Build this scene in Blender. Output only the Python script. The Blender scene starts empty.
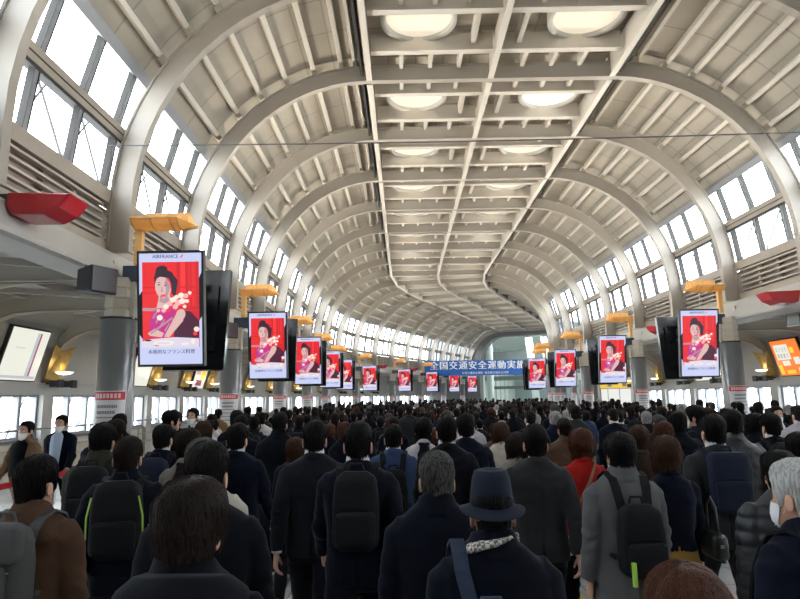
import bpy, bmesh, math, random
import numpy as np
from mathutils import Vector, Matrix, Euler
random.seed(7)
C = bpy.context.scene.collection
SC = bpy.context.scene
S = 3.4            # one roof bay in metres
CAMZ = 1.95
# ---------------------------------------------------------------- camera
cam_data = bpy.data.cameras.new('camera')
cam_data.sensor_width = 36.0
cam_data.lens = 36.0 * 600.0 / 800.0
cam_data.clip_start = 0.05; cam_data.clip_end = 600
cam = bpy.data.objects.new('camera', cam_data); C.objects.link(cam)
cam.location = (0, 0, CAMZ)
_p, _r, _y = [math.radians(a) for a in (9.3, 0.9, 0.3)]
F = Vector((-math.sin(_y)*math.cos(_p), math.cos(_y)*math.cos(_p), math.sin(_p)))
R0 = Vector((math.cos(_y), math.sin(_y), 0)); U0 = R0.cross(F)
R1 = R0*math.cos(_r) - U0*math.sin(_r); U1 = U0*math.cos(_r) + R0*math.sin(_r)
cam.rotation_euler = Matrix((R1, U1, -F)).transposed().to_euler()
SC.camera = cam
# ---------------------------------------------------------------- view, world, sun
SC.view_settings.view_transform = 'Standard'; SC.view_settings.look = 'None'
SC.view_settings.gamma = 1.0; SC.view_settings.use_curve_mapping = False
SC.view_settings.exposure = 0.4
SC.cycles.use_denoising = True
SC.cycles.max_bounces = 7; SC.cycles.diffuse_bounces = 5; SC.cycles.glossy_bounces = 3; SC.cycles.transparent_max_bounces = 12
SC.cycles.sample_clamp_indirect = 8.0
world = bpy.data.worlds.new('overcast_sky'); SC.world = world; world.use_nodes = True
_n = world.node_tree.nodes; _l = world.node_tree.links; _n.clear()
wo = _n.new('ShaderNodeOutputWorld'); wb = _n.new('ShaderNodeBackground'); tc = _n.new('ShaderNodeTexCoord')
sx = _n.new('ShaderNodeSeparateXYZ'); mr = _n.new('ShaderNodeMapRange'); cr = _n.new('ShaderNodeMix'); cr.data_type = 'RGBA'
_l.new(tc.outputs['Generated'], sx.inputs[0]); _l.new(sx.outputs['Z'], mr.inputs[0]); _l.new(mr.outputs[0], cr.inputs['Factor'])
cr.inputs['A'].default_value = (0.95, 0.975, 1.0, 1); cr.inputs['B'].default_value = (0.82, 0.90, 1.0, 1)
_l.new(cr.outputs['Result'], wb.inputs[0]); wb.inputs[1].default_value = 9
_l.new(wb.outputs[0], wo.inputs[0])

LEDGE_FILL_W = 40; BEACON_FILL_W = 135      # watts of the added fill lights: ledge troughs, beacon tops
# ---------------------------------------------------------------- the bent hall
TH = math.radians(22.3); CX = 7.2; K0 = 10.7
def W(k, X, Z):
    """bay number k, position across X and height Z above the eye (both in bays) -> world metres"""
    if k <= K0: x, y = X, k
    else:
        th = min((k-K0)/3.0, 1)*TH
        x = CX-(CX-X)*math.cos(th); y = K0+(CX-X)*math.sin(th)
        if k > K0+3: x += (k-K0-3)*math.sin(TH); y += (k-K0-3)*math.cos(TH)
    return Vector((x*S, y*S, Z*S+CAMZ))
def heading(k):
    return -min(max((k-K0)/3.0, 0), 1)*TH
def M(x): return x/S           # metres -> bays
def zf(h): return (h-CAMZ)/S   # height above floor in metres -> Z

# ---------------------------------------------------------------- helpers
MATS = {}
def mat(name, col, rough=.6, metal=0.0, spec=.5, bump=0, bscale=20, var=0, vscale=4, emit=None, estr=0, stretch=None, alpha=None, coat=0, sheen=0):
    if name in MATS: return MATS[name]
    m = bpy.data.materials.new(name); m.use_nodes = True; MATS[name] = m
    nt = m.node_tree; b = nt.nodes['Principled BSDF']
    b.inputs['Base Color'].default_value = (*col, 1); b.inputs['Roughness'].default_value = rough
    b.inputs['Metallic'].default_value = metal; b.inputs['Specular IOR Level'].default_value = spec
    b.inputs['Coat Weight'].default_value = coat; b.inputs['Sheen Weight'].default_value = sheen; b.inputs['Sheen Roughness'].default_value = .4; b.inputs['Sheen Tint'].default_value = (.75,.85,1,1)
    if emit: b.inputs['Emission Color'].default_value = (*emit, 1); b.inputs['Emission Strength'].default_value = estr
    co = None
    if bump or var:
        co = nt.nodes.new('ShaderNodeTexCoord').outputs['Object']
        if stretch:
            mp = nt.nodes.new('ShaderNodeMapping'); mp.inputs['Scale'].default_value = stretch
            nt.links.new(co, mp.inputs[0]); co = mp.outputs[0]
    if var:
        t = nt.nodes.new('ShaderNodeTexNoise'); t.inputs['Scale'].default_value = vscale; t.inputs['Detail'].default_value = 4
        nt.links.new(co, t.inputs[0])
        h = nt.nodes.new('ShaderNodeHueSaturation'); h.inputs['Color'].default_value = (*col, 1)
        r = nt.nodes.new('ShaderNodeMapRange'); r.inputs['To Min'].default_value = 1-var; r.inputs['To Max'].default_value = 1+var
        r.inputs['From Min'].default_value = .3; r.inputs['From Max'].default_value = .7
        nt.links.new(t.outputs[0], r.inputs[0]); nt.links.new(r.outputs[0], h.inputs['Value']); nt.links.new(h.outputs[0], b.inputs['Base Color'])
    if bump:
        t = nt.nodes.new('ShaderNodeTexNoise'); t.inputs['Scale'].default_value = bscale; t.inputs['Detail'].default_value = 5
        nt.links.new(co, t.inputs[0])
        bp = nt.nodes.new('ShaderNodeBump'); bp.inputs['Strength'].default_value = bump; bp.inputs['Distance'].default_value = .02
        nt.links.new(t.outputs[0], bp.inputs['Height']); nt.links.new(bp.outputs[0], b.inputs['Normal'])
    return m
class MB:
    """collects shapes for ONE mesh"""
    def __init__(s): s.v = []; s.f = []; s.m = []; s.sm = []
    def add(s, vs, fs, mi=0, smooth=False):
        o = len(s.v); s.v += [tuple(v) for v in vs]
        for f in fs: s.f.append(tuple(i+o for i in f)); s.m.append(mi); s.sm.append(smooth)
        return s
    def hexa(s, p, mi=0):   # 8 corners: bottom 4 ccw, top 4
        return s.add(p, [(3,2,1,0),(4,5,6,7),(0,1,5,4),(1,2,6,5),(2,3,7,6),(3,0,4,7)], mi)
    def box(s, x0, x1, y0, y1, z0, z1, mi=0):
        return s.hexa([(x0,y0,z0),(x1,y0,z0),(x1,y1,z0),(x0,y1,z0),(x0,y0,z1),(x1,y0,z1),(x1,y1,z1),(x0,y1,z1)], mi)
    def kbox(s, k0, k1, X0, X1, Z0, Z1, mi=0, n=1):   # a box laid along the hall
        for i in range(n):
            a = k0+(k1-k0)*i/n; b = k0+(k1-k0)*(i+1)/n
            s.hexa([W(a,X0,Z0),W(a,X1,Z0),W(b,X1,Z0),W(b,X0,Z0),W(a,X0,Z1),W(a,X1,Z1),W(b,X1,Z1),W(b,X0,Z1)], mi)
        return s
    def prof(s, k0, k1, pts, mi=0):   # closed (X,Z) section swept from k0 to k1
        n = len(pts); vs = [W(k0,*p) for p in pts]+[W(k1,*p) for p in pts]
        fs = [(i,(i+1)%n,n+(i+1)%n,n+i) for i in range(n)]+[tuple(range(n-1,-1,-1)), tuple(range(n,2*n))]
        return s.add(vs, fs, mi)
    def bar(s, a, b, w, h=None, mi=0, up=Vector((0,0,1))):
        a = Vector(a); b = Vector(b); h = h or w; d = (b-a).normalized()
        if abs(d.dot(up)) > .98: up = Vector((1,0,0))
        x = d.cross(up).normalized()*w/2; z = x.cross(d).normalized()*h/2
        return s.hexa([a-x-z,a+x-z,b+x-z,b-x-z,a-x+z,a+x+z,b+x+z,b-x+z], mi)
    def tube(s, pts, r, n=8, mi=0, cap=True, smooth=True, sy=1):
        pts = [Vector(p) for p in pts]; rs = r if isinstance(r, (list,tuple)) else [r]*len(pts); rings = []; x = None
        for i, p in enumerate(pts):
            d = (pts[min(i+1,len(pts)-1)]-pts[max(i-1,0)]).normalized()
            if x is None:
                u = Vector((0,0,1)) if abs(d.z) < .9 else Vector((0,1,0)); x = d.cross(u).normalized()
            else: x = (x-d*x.dot(d)).normalized()
            y = x.cross(d).normalized()
            rings.append([p+x*math.cos(t)*rs[i]+y*math.sin(t)*rs[i]*sy for t in [2*math.pi*j/n for j in range(n)]])
        return s.loft(rings, mi, cap, smooth)
    def loft(s, rings, mi=0, cap=True, smooth=True):
        n = len(rings[0]); vs = [v for r in rings for v in r]; fs = []
        for i in range(len(rings)-1):
            for j in range(n): fs.append((i*n+j, i*n+(j+1)%n, (i+1)*n+(j+1)%n, (i+1)*n+j))
        s.add(vs, fs, mi, smooth)
        if cap: s.add(rings[0], [tuple(range(n-1,-1,-1))], mi); s.add(rings[-1], [tuple(range(n))], mi)
        return s
    def lathe(s, c, prof, n=24, mi=0, smooth=True, cap=False):
        c = Vector(c)
        return s.loft([[c+Vector((r*math.cos(t), r*math.sin(t), z)) for t in [2*math.pi*j/n for j in range(n)]] for r, z in prof], mi, cap, smooth)
    def mesh(s, name, mats):
        me = bpy.data.meshes.new(name); me.from_pydata(s.v, [], s.f)
        for m in (mats if isinstance(mats, (list,tuple)) else [mats]): me.materials.append(m)
        me.polygons.foreach_set('material_index', s.m); me.polygons.foreach_set('use_smooth', s.sm); me.update()
        return me
    def build(s, name, mats, parent=None, **tags):
        o = bpy.data.objects.new(name, s.mesh(name, mats)); C.objects.link(o)
        if parent: o.parent = parent
        return tag(o, **tags)
def tag(o, label=None, cat=None, group=None, kind=None):
    if label: o['label'] = label
    if cat: o['category'] = cat
    if group: o['group'] = group
    if kind: o['kind'] = kind
    return o
def empty(name, loc=(0,0,0), rz=0, **t):
    o = bpy.data.objects.new(name, None); C.objects.link(o); o.location = loc; o.rotation_euler = (0,0,rz); o.empty_display_size = .1
    return tag(o, **t)
def copy_tree(o, parent=None):
    c = o.copy(); C.objects.link(c); c.parent = parent
    for ch in o.children: copy_tree(ch, c)
    return c
ORD = ['first','second','third','fourth','fifth','sixth','seventh','eighth','ninth','tenth','eleventh','twelfth']
NTH=ORD+['thirteenth','fourteenth','fifteenth','sixteenth','seventeenth','eighteenth','nineteenth','twentieth','last','last']
# ---------------------------------------------------------------- materials of the hall
m_frame = mat('painted_steel', (.40,.36,.305), .42, .0, .5, var=.05, vscale=1.2)
m_purlin = mat('purlin_paint', (.60,.55,.475), .5)
m_dark = mat('dark_gap', (.05,.048,.045), .8)
m_win = mat('window_aluminium', (.27,.28,.30), .4, 0)
m_beige = mat('beige_metal', (.36,.315,.255), .5, var=.05)
m_louv = mat('louvre_back', (.30,.26,.215), .8, var=.2, vscale=3)
m_slat = mat('louvre_slat', (.50,.46,.40), .5)
m_ledge = mat('ledge_paint', (.44,.43,.395), .5, var=.05, vscale=1)
m_aisle = mat('aisle_ceiling_paint', (.50,.475,.43), .6)
m_col = mat('column_grey', (.17,.18,.185), .28, .0, .6, coat=.3)
m_cap = mat('column_collar', (.66,.60,.50), .55)
m_wallp = mat('grey_wall', (.40,.39,.365), .6, var=.05, vscale=1)
m_low = mat('beige_low_wall', (.52,.47,.38), .6, var=.05, vscale=1)
m_rail = mat('rail_steel', (.30,.30,.30), .3, .8)
m_black = mat('black_plastic', (.012,.013,.016), .35)
m_blackg = mat('black_gloss', (.010,.011,.013), .15)
m_navy = mat('navy_box', (.045,.07,.10), .5)

def lining_mat():
    m = bpy.data.materials.new('vault_panel'); m.use_nodes = True; nt = m.node_tree; b = nt.nodes['Principled BSDF']
    uv = nt.nodes.new('ShaderNodeUVMap'); br = nt.nodes.new('ShaderNodeTexBrick'); br.offset = 0
    br.inputs['Scale'].default_value = 1; br.inputs['Mortar Size'].default_value = .007; br.inputs['Brick Width'].default_value = .333; br.inputs['Row Height'].default_value = .2
    br.inputs['Color1'].default_value = (.45,.40,.325,1); br.inputs['Color2'].default_value = (.42,.375,.305,1); br.inputs['Mortar'].default_value = (.32,.285,.23,1)
    nt.links.new(uv.outputs[0], br.inputs[0])
    no = nt.nodes.new('ShaderNodeTexNoise'); no.inputs['Scale'].default_value = 3; nt.links.new(uv.outputs[0], no.inputs[0])
    mx = nt.nodes.new('ShaderNodeMix'); mx.data_type = 'RGBA'; mx.blend_type = 'MULTIPLY'; mx.inputs['Factor'].default_value = .35
    nt.links.new(br.outputs[0], mx.inputs['A']); nt.links.new(no.outputs[0], mx.inputs['B']); nt.links.new(mx.outputs['Result'], b.inputs['Base Color'])
    b.inputs['Roughness'].default_value = .65; return m
m_lining = lining_mat()

KA, KB = -3, 22
def arcpt(off, t, side):
    """point on the vault profile offset outward by off; t=0 top .. 1 springing"""
    a = t*math.pi/2; rx, rz = 1.18+off, 1.24+off
    x = rx*math.sin(a); z = 1.0+rz*math.cos(a)
    return ((-.22-x) if side < 0 else (1.52+x), z)
def arch_profile(off, z0, n=14):
    p = [(-1.40-off, z0)]
    p += [arcpt(off, 1-i/n, -1) for i in range(n+1)]
    p += [arcpt(off, i/n, 1) for i in range(n+1)]
    p.append((2.70+off, z0)); return p

# ceiling lining, one long shell with a panel pattern
def lining():
    vs=[]; fs=[]; uvs=[]
    def strip(k, pts, acc):
        return [W(k,*p) for p in pts], acc
    rows=[]
    left=[arcpt(.20, t, -1) for t in np.linspace(.665,.0,12)]
    right=[arcpt(.20, t, 1) for t in np.linspace(0,.665,12)]
    pts=left[:-1]+[(-.25,2.435),(.65,2.44),(1.55,2.435)]+right[1:]
    acc=[0]
    for a,b in zip(pts,pts[1:]): acc.append(acc[-1]+math.dist(a,b))
    n=len(pts)
    for i,k in enumerate(range(KA,KB+1)):
        vs+= [W(k,*p) for p in pts]
    me=bpy.data.meshes.new('ceiling'); 
    for i in range(KB-KA):
        for j in range(n-1):
            fs.append((i*n+j,i*n+j+1,(i+1)*n+j+1,(i+1)*n+j)); uvs+=[(i,acc[j]),(i,acc[j+1]),(i+1,acc[j+1]),(i+1,acc[j])]
    me.from_pydata(vs,[],fs); u=me.uv_layers.new(name='UVMap'); u.data.foreach_set('uv',[c for q in uvs for c in q]); me.materials.append(m_lining)
    # outer skin gives the roof its thickness
    o=bpy.data.objects.new('ceiling',me); C.objects.link(o); s=o.modifiers.new('thick','SOLIDIFY'); s.thickness=.12; s.offset=1 
    for f in me.polygons: f.use_smooth=False
    return tag(o,'beige panelled barrel vault ceiling over the whole concourse','ceiling',kind='structure')
lining()

# the arches
def arch(k):
    zl = .76
    inn=arch_profile(0,zl); out=arch_profile(.118,zl); i2=arch_profile(.012,zl); o2=arch_profile(.106,zl)
    mb=MB(); n=len(inn); hw=.012; fw=.024
    even=(k%2==0)
    def sweep(pa,pb,w):
        vs=[]
        for a,b in zip(pa,pb): vs+=[W(k-w,*a),W(k+w,*a),W(k+w,*b),W(k-w,*b)]
        fs=[]
        for i in range(n-1):
            o=4*i
            for j in range(4): fs.append((o+j,o+(j+1)%4,o+4+(j+1)%4,o+4+j))
        fs+=[(3,2,1,0),tuple(4*(n-1)+j for j in range(4))]
        mb.add(vs,fs)
    sweep(i2,o2,.016); sweep(inn,i2,fw); sweep(o2,out,fw)
    return mb
for k in range(-2,KB+1):
    o=arch(k).build('trim_%d'%(k+3), m_frame, kind='structure', cat='arch',
        label='painted steel roof arch number %d into the hall, counted from above the camera'%max(k,1) if k>0 else 'painted steel roof arch above and behind the camera')

# purlins and flat-ceiling beams, one trim object per bay
PUR=[(-1.285,1.844),(-1.149,2.007),(-.992,2.143),(-.808,2.251),(-.614,2.323),(-.419,2.376)]
def purlins(k):
    mb=MB()
    for (x,z) in PUR+[(-.325,2.385)]:
        c=Vector((-.22,1.0)); d=(Vector((x,z))-c); d.normalize()
        for sgn in (-1,1):
            t=Vector((-d.y,d.x)); w=.017 if x<-.4 else .012
            P=[Vector((x,z))-d*.004-t*w*.75,Vector((x,z))-d*.004+t*w*.75,Vector((x,z))+d*.008+t*w,Vector((x,z))+d*.065+t*w,Vector((x,z))+d*.065-t*w,Vector((x,z))+d*.008-t*w]
            Q=[((p.x if sgn<0 else 1.30-p.x),p.y) for p in P]
            if sgn<0: Q=Q[::-1]
            mb.prof(k+.03,k+.97,Q)
    for x in (-.215,.65,1.515):       # main longitudinal beams, I section
        mb.kbox(k+.03,k+.97,x-.02,x+.02,2.235,2.247); mb.kbox(k+.03,k+.97,x-.006,x+.006,2.247,2.42)
    for x in (-.27,1.57):
        mb.kbox(k+.03,k+.97,x-.008,x+.008,2.27,2.42,1)
    for x0,x1 in ((-.19,.63),(.67,1.49)):   # cross beams of the flat part
        for fy in (.28,.71):
            mb.kbox(k+fy-.025,k+fy+.025,x0,x1,2.285,2.297); mb.kbox(k+fy-.006,k+fy+.006,x0,x1,2.297,2.42)
        w=x1-x0
        for fx in (.25,.5,.75):
            mb.kbox(k+.73,k+.965,x0+w*fx-.014,x0+w*fx+.014,2.32,2.40); mb.kbox(k+.035,k+.26,x0+w*fx-.014,x0+w*fx+.014,2.32,2.40)
        fx=.84 if x0<0 else .16
        mb.kbox(k+.30,k+.69,x0+w*fx-.016,x0+w*fx+.016,2.33,2.41)
    return mb
for k in range(-2,KB):
    purlins(k).build('trim_%d'%(40+k), [m_purlin,m_dark], kind='structure')

# round ceiling lights
m_ring = mat('light_ring', (.50,.475,.43), .5)
m_glow = mat('warm_diffuser', (.45,.42,.36), .6, emit=(1.0,.86,.66), estr=.50)
m_glow2 = mat('bright_diffuser', (.5,.5,.47), .6, emit=(1.0,.95,.86), estr=.85)
def roof_light():
    r=empty('ceiling_light')
    a=MB(); R_=.235*S; a.lathe((0,0,0),[(R_*1.04,.0),(R_*1.04,-.20),(R_*.93,-.20),(R_*.90,-.17),(R_*.90,-.02)],40)
    a.build('ring',m_ring,r)
    b=MB(); b.lathe((0,0,0),[(R_*.90,-.10),(R_*.5,-.075),(.01,-.065)],40); b.build('diffuser',m_glow,r); return r
proto=roof_light(); first=True; nl=0
bright={(4,1),(8,1),(9,0),(12,1),(15,0)}
for k in range(3,21):
    for side,x in ((0,.13),(1,1.20)):
        o=proto if first else copy_tree(proto); first=False
        o.location=W(k+.495,x,2.428); o.rotation_euler=(0,0,heading(k+.5))
        vis=k>=3
        if (k,side) in bright:
            for c in o.children:
                if c.name.startswith('diffuser'): c.data=c.data.copy(); c.data.materials[0]=m_glow2
        tag(o,'round warm ceiling light, %s row, %s from the camera'%(['left','right'][side],NTH[k-3]),'ceiling light','round lights in the flat of the vault')

# clerestory windows, louvres, ledge: mirror helper
def mx(X,side): return X if side<0 else 1.30-X
def m_glass():
    m=bpy.data.materials.new('window_glass'); m.use_nodes=True; nt=m.node_tree; nt.nodes.clear()
    o=nt.nodes.new('ShaderNodeOutputMaterial'); t=nt.nodes.new('ShaderNodeBsdfTransparent'); g=nt.nodes.new('ShaderNodeBsdfGlossy'); x=nt.nodes.new('ShaderNodeMixShader')
    t.inputs[0].default_value=(.93,.96,.97,1); g.inputs['Roughness'].default_value=.05; x.inputs[0].default_value=.06
    nt.links.new(t.outputs[0],x.inputs[1]); nt.links.new(g.outputs[0],x.inputs[2]); nt.links.new(x.outputs[0],o.inputs[0]); return m
MG=m_glass()
def quadprism(mb,side,k0,k1,p,q,t,mi=0):
    """slab between section points p and q (X,Z), thickness t outward"""
    d=Vector((q[0]-p[0],q[1]-p[1])).normalized(); nrm=Vector((-d.y,d.x))*t
    P=[(mx(p[0],side),p[1]),(mx(q[0],side),q[1]),(mx(q[0]+nrm.x,side),q[1]+nrm.y),(mx(p[0]+nrm.x,side),p[1]+nrm.y)]
    mb.prof(k0,k1,P if side<0 else P[::-1],mi)
wn=0
for side in (-1,1):
    for k in range(-3,KB):
        wn+=1
        H=(-1.40,1.72); T1=(-1.475,1.432); T0=(-1.487,1.365); S1=(-1.522,1.085); S0=(-1.53,1.02)
        fr=MB()
        quadprism(fr,side,k,k+1,(-1.395,1.70),(-1.365,1.745),.07); quadprism(fr,side,k,k+1,(-1.385,1.735),(-1.375,1.755),.03,1)
        quadprism(fr,side,k,k+1,(T0[0]+.012,T0[1]),(T1[0]+.012,T1[1]),.06,2); quadprism(fr,side,k,k+1,(-1.484,1.352),(-1.480,1.368),.06,1); quadprism(fr,side,k,k+1,(-1.468,1.392),(-1.466,1.398),.03,1)
        for fk in (.27,.61,.94):
            for (a,b) in ((T1,H),(S1,T0)):
                quadprism(fr,side,k+fk-.015,k+fk+.015,a,b,.03); quadprism(fr,side,k+fk-.018,k+fk-.016,(a[0]+.004,a[1]),(b[0]+.004,b[1]),.03,1); quadprism(fr,side,k+fk+.016,k+fk+.018,(a[0]+.004,a[1]),(b[0]+.004,b[1]),.03,1)
        if k<12:
            for fk in (.27,.61):   # stay rods of the opening lights
                a=W(k+fk+.02,mx(-1.50,side),1.34); b=W(k+fk+.30,mx(-1.54,side),1.10); fr.bar(a,b,.03)
                fr.bar(W(k+fk+.02,mx(-1.46,side),1.30),W(k+fk+.06,mx(-1.62,side),1.12),.022)
        w=empty('window_%d'%wn,W(k+.5,mx(-1.5,side),1.05),heading(k+.5),kind='structure',
                label=('%s clerestory window of roof bay %d, two rows of clear panes'%(['left','right'][side>0],k)) if k>0 else 'clerestory window beside and behind the camera',cat='window')
        inv=w.matrix_basis.inverted()
        def loc(mb):
            mb.v=[tuple(inv@Vector(v)) for v in mb.v]; return mb
        loc(fr).build('window_frame',[m_win,m_dark,m_beige],w)
        gl=MB()
        for a,b in ((T1,H),(S1,T0)):
            gl.add([W(k,mx(a[0]-.02,side),a[1]),W(k+1,mx(a[0]-.02,side),a[1]),W(k+1,mx(b[0]-.02,side),b[1]),W(k,mx(b[0]-.02,side),b[1])],[(0,1,2,3)])
        loc(gl).build('glass',MG,w)
        # wall zone under the window: sill beam, louvre, cream strip, ledge box
        wl=MB()
        quadprism(wl,side,k,k+1,(-1.515,1.02),(-1.505,1.085),.09,0)
        xs=sorted((mx(-1.60,side),mx(-1.62,side))); wl.kbox(k,k+1,xs[0],xs[1],.78,1.03,1)
        for i in range(5):
            z=.835+i*.042; xs=sorted((mx(-1.535,side),mx(-1.56,side))); wl.kbox(k+.04,k+.96,xs[0],xs[1],z,z+.012,2)
        for fk in (.25,.5,.75):
            xs=sorted((mx(-1.565,side),mx(-1.59,side))); wl.kbox(k+fk-.012,k+fk+.012,xs[0],xs[1],.8,1.02,2 if fk!=.5 else 1)
        xs=sorted((mx(-1.52,side),mx(-1.62,side))); wl.kbox(k,k+1,xs[0],xs[1],.755,.815,0)
        wl.build('trim_%d'%(100+wn),[m_beige,m_louv,m_slat],kind='structure')
        lb=MB()
        P=[(-1.44,.62),(-1.44,.64),(-1.455,.645),(-1.49,.745),(-1.49,.76),(-1.62,.76),(-1.62,.61),(-1.46,.61)]
        P=[(mx(a,side),b-(.025 if side>0 and b<.7 else 0)) for a,b in P]; lb.prof(k,k+1,P if side<0 else P[::-1])
        lb.build('trim_%d'%(200+wn),m_ledge,kind='structure')

# ---------------------------------------------------------------- columns
m_paper=mat('notice_paper',(.66,.66,.67),.5); m_redp=mat('notice_red',(.55,.03,.04),.5); m_txt=mat('notice_text',(.12,.12,.13),.6); m_pink=mat('notice_pale_letters',(.8,.55,.55),.6)
def column():
    r=empty('column')
    z0=0; zt=CAMZ+.41*S; R_=.087*S
    MB().lathe((0,0,0),[(R_,0),(R_,zt-.02),(R_*.97,zt)],36,cap=True).build('shaft',m_col,r)
    c=MB(); h0=zt; h1=CAMZ+.62*S; n=4
    for i in range(n):
        a=h0+(h1-h0)*i/n; b=h0+(h1-h0)*(i+1)/n
        c.lathe((0,0,0),[(R_*.80,a),(R_*.86,a+.012),(R_*.86,b-.035),(R_*.78,b-.03),(R_*.78,b)],8,smooth=False)
    c.box(R_*.5,R_*.97,-R_*.35,R_*.35,h0,h1+.1)
    c.lathe((0,0,0),[(R_*.99,zt-.01),(R_*.99,zt+.03),(R_*.6,zt+.03)],36,1)
    c.build('collar',[m_cap,m_dark],r)
    # notice wrapped on the hall side facing the camera
    def patch(a0,a1,za,zb,off,mb,mi):
        m=14; P=[]; 
        for z in (za,zb):
            for i in range(m+1):
                a=math.radians(a0+(a1-a0)*i/m); P.append((math.cos(a)*(R_+off),math.sin(a)*(R_+off),z))
        mb.add(P,[(i,i+1,m+2+i,m+1+i) for i in range(m)],mi,True)
    z1=CAMZ+.055*S
    p=MB(); patch(215,330,z1-1.02,z1,.004,p,0)
    n_=p.build('notice',m_paper,r)
    q=MB(); patch(217,328,z1-.15,z1-.015,.006,q,0)
    for i in range(8): patch(228+i*11,236+i*11,z1-.12,z1-.045,.008,q,2)
    for row,(a0,a1,hh) in enumerate([(240,305,.05),(240,300,.05),(235,310,.022),(235,310,.022),(235,290,.022),(240,305,.03)]):
        zz=z1-.23-row*.095
        a=a0
        while a<a1: patch(a,a+3.4,zz-hh,zz,.006,q,1); a+=5
    for i in range(7): patch(232+i*12,241+i*12,z1-.97,z1-.90,.006,q,0)
    q.build('lettering',[m_redp,m_txt,m_pink],n_)
    return r
cp=column(); cfirst=True; COLS={}
for side in (-1,1):
    for k in list(range(-1,22,2)):
        o=cp if cfirst else copy_tree(cp); cfirst=False
        o.location=W(k,-1.437 if side<0 else 2.705,0); o.location.z=0; o.rotation_euler=(0,0,heading(k) if side<0 else heading(k)+0)
        COLS[(side,k)]=o
        if side>0:
            for c in o.children:
                if c.name.startswith('collar'): c.rotation_euler=(0,0,math.pi)
        i=(k-1)//2 if side<0 else (k-3)//2
        nm=['left','right'][side>0]
        tag(o,('grey round column of the %s row, %s in view from the camera, with a red-headed notice'%(nm,ORD[min(max(i,0)-(1 if side<0 else 1),11)]) if (k>=3 and (side<0 or k>=5)) else 'grey round column beside or behind the camera'),'column','grey columns carrying the vault',kind='structure')
# ---------------------------------------------------------------- floor, outer walls, aisles
def floor_mat():
    m=bpy.data.materials.new('floor_tiles'); m.use_nodes=True; nt=m.node_tree; b=nt.nodes['Principled BSDF']
    co=nt.nodes.new('ShaderNodeTexCoord'); br=nt.nodes.new('ShaderNodeTexBrick'); br.offset=0
    br.inputs['Scale'].default_value=1; br.inputs['Brick Width'].default_value=.6; br.inputs['Row Height'].default_value=.6; br.inputs['Mortar Size'].default_value=.006
    br.inputs['Color1'].default_value=(.42,.43,.42,1); br.inputs['Color2'].default_value=(.37,.38,.375,1); br.inputs['Mortar'].default_value=(.17,.17,.17,1)
    nt.links.new(co.outputs['Object'],br.inputs[0])
    no=nt.nodes.new('ShaderNodeTexNoise'); no.inputs['Scale'].default_value=1.3; no.inputs['Detail'].default_value=6; nt.links.new(co.outputs['Object'],no.inputs[0])
    mx_=nt.nodes.new('ShaderNodeMix'); mx_.data_type='RGBA'; mx_.blend_type='SOFT_LIGHT'; mx_.inputs['Factor'].default_value=.35
    nt.links.new(br.outputs[0],mx_.inputs['A']); nt.links.new(no.outputs[0],mx_.inputs['B']); nt.links.new(mx_.outputs['Result'],b.inputs['Base Color'])
    r=nt.nodes.new('ShaderNodeMapRange'); r.inputs['To Min'].default_value=.14; r.inputs['To Max'].default_value=.34; nt.links.new(no.outputs[0],r.inputs[0]); nt.links.new(r.outputs[0],b.inputs['Roughness'])
    return m
m_floor=floor_mat()
mb=MB(); ks=[-3]+[i for i in range(-2,37)]
ks=[-3,0,3,6,9,10.7,11.45,12.2,12.95,13.7,16,20,24,30,38]
for a,b in zip(ks,ks[1:]):
    mb.hexa([W(a,-3.06,zf(-.25)),W(a,4.36,zf(-.25)),W(b,4.36,zf(-.25)),W(b,-3.06,zf(-.25)),W(a,-3.06,zf(0)),W(a,4.36,zf(0)),W(b,4.36,zf(0)),W(b,-3.06,zf(0))])
mb.build('floor',m_floor,kind='structure')
m_tact=mat('tactile_yellow',(.62,.42,.06),.5,var=.12,vscale=9)
mb=MB()
for a,b in zip(ks[1:-3],ks[2:-2]):
    for (x0,x1) in ((.42,.505),):
        mb.hexa([W(a,x0,zf(0.0005)),W(a,x1,zf(0.0005)),W(b,x1,zf(0.0005)),W(b,x0,zf(0.0005)),W(a,x0,zf(.005)),W(a,x1,zf(.005)),W(b,x1,zf(.005)),W(b,x0,zf(.005))])
    if a<9:
        for i in range(4): x=.432+i*.0205; mb.kbox(a+.01,b-.01,x-.0035,x+.0035,zf(.005),zf(.010))
mb.build('trim_400',m_tact,kind='structure')
MB().box(-160,200,-60,260,-7.2,-7).build('ground',mat('outside_ground',(.80,.80,.78),.9),kind='structure')
wb_=MB(); wb_.kbox(-3.15,-3.02,-3.1,4.4,zf(-.25),2.7); wb_.build('wall_back',m_wallp,kind='structure')

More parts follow.
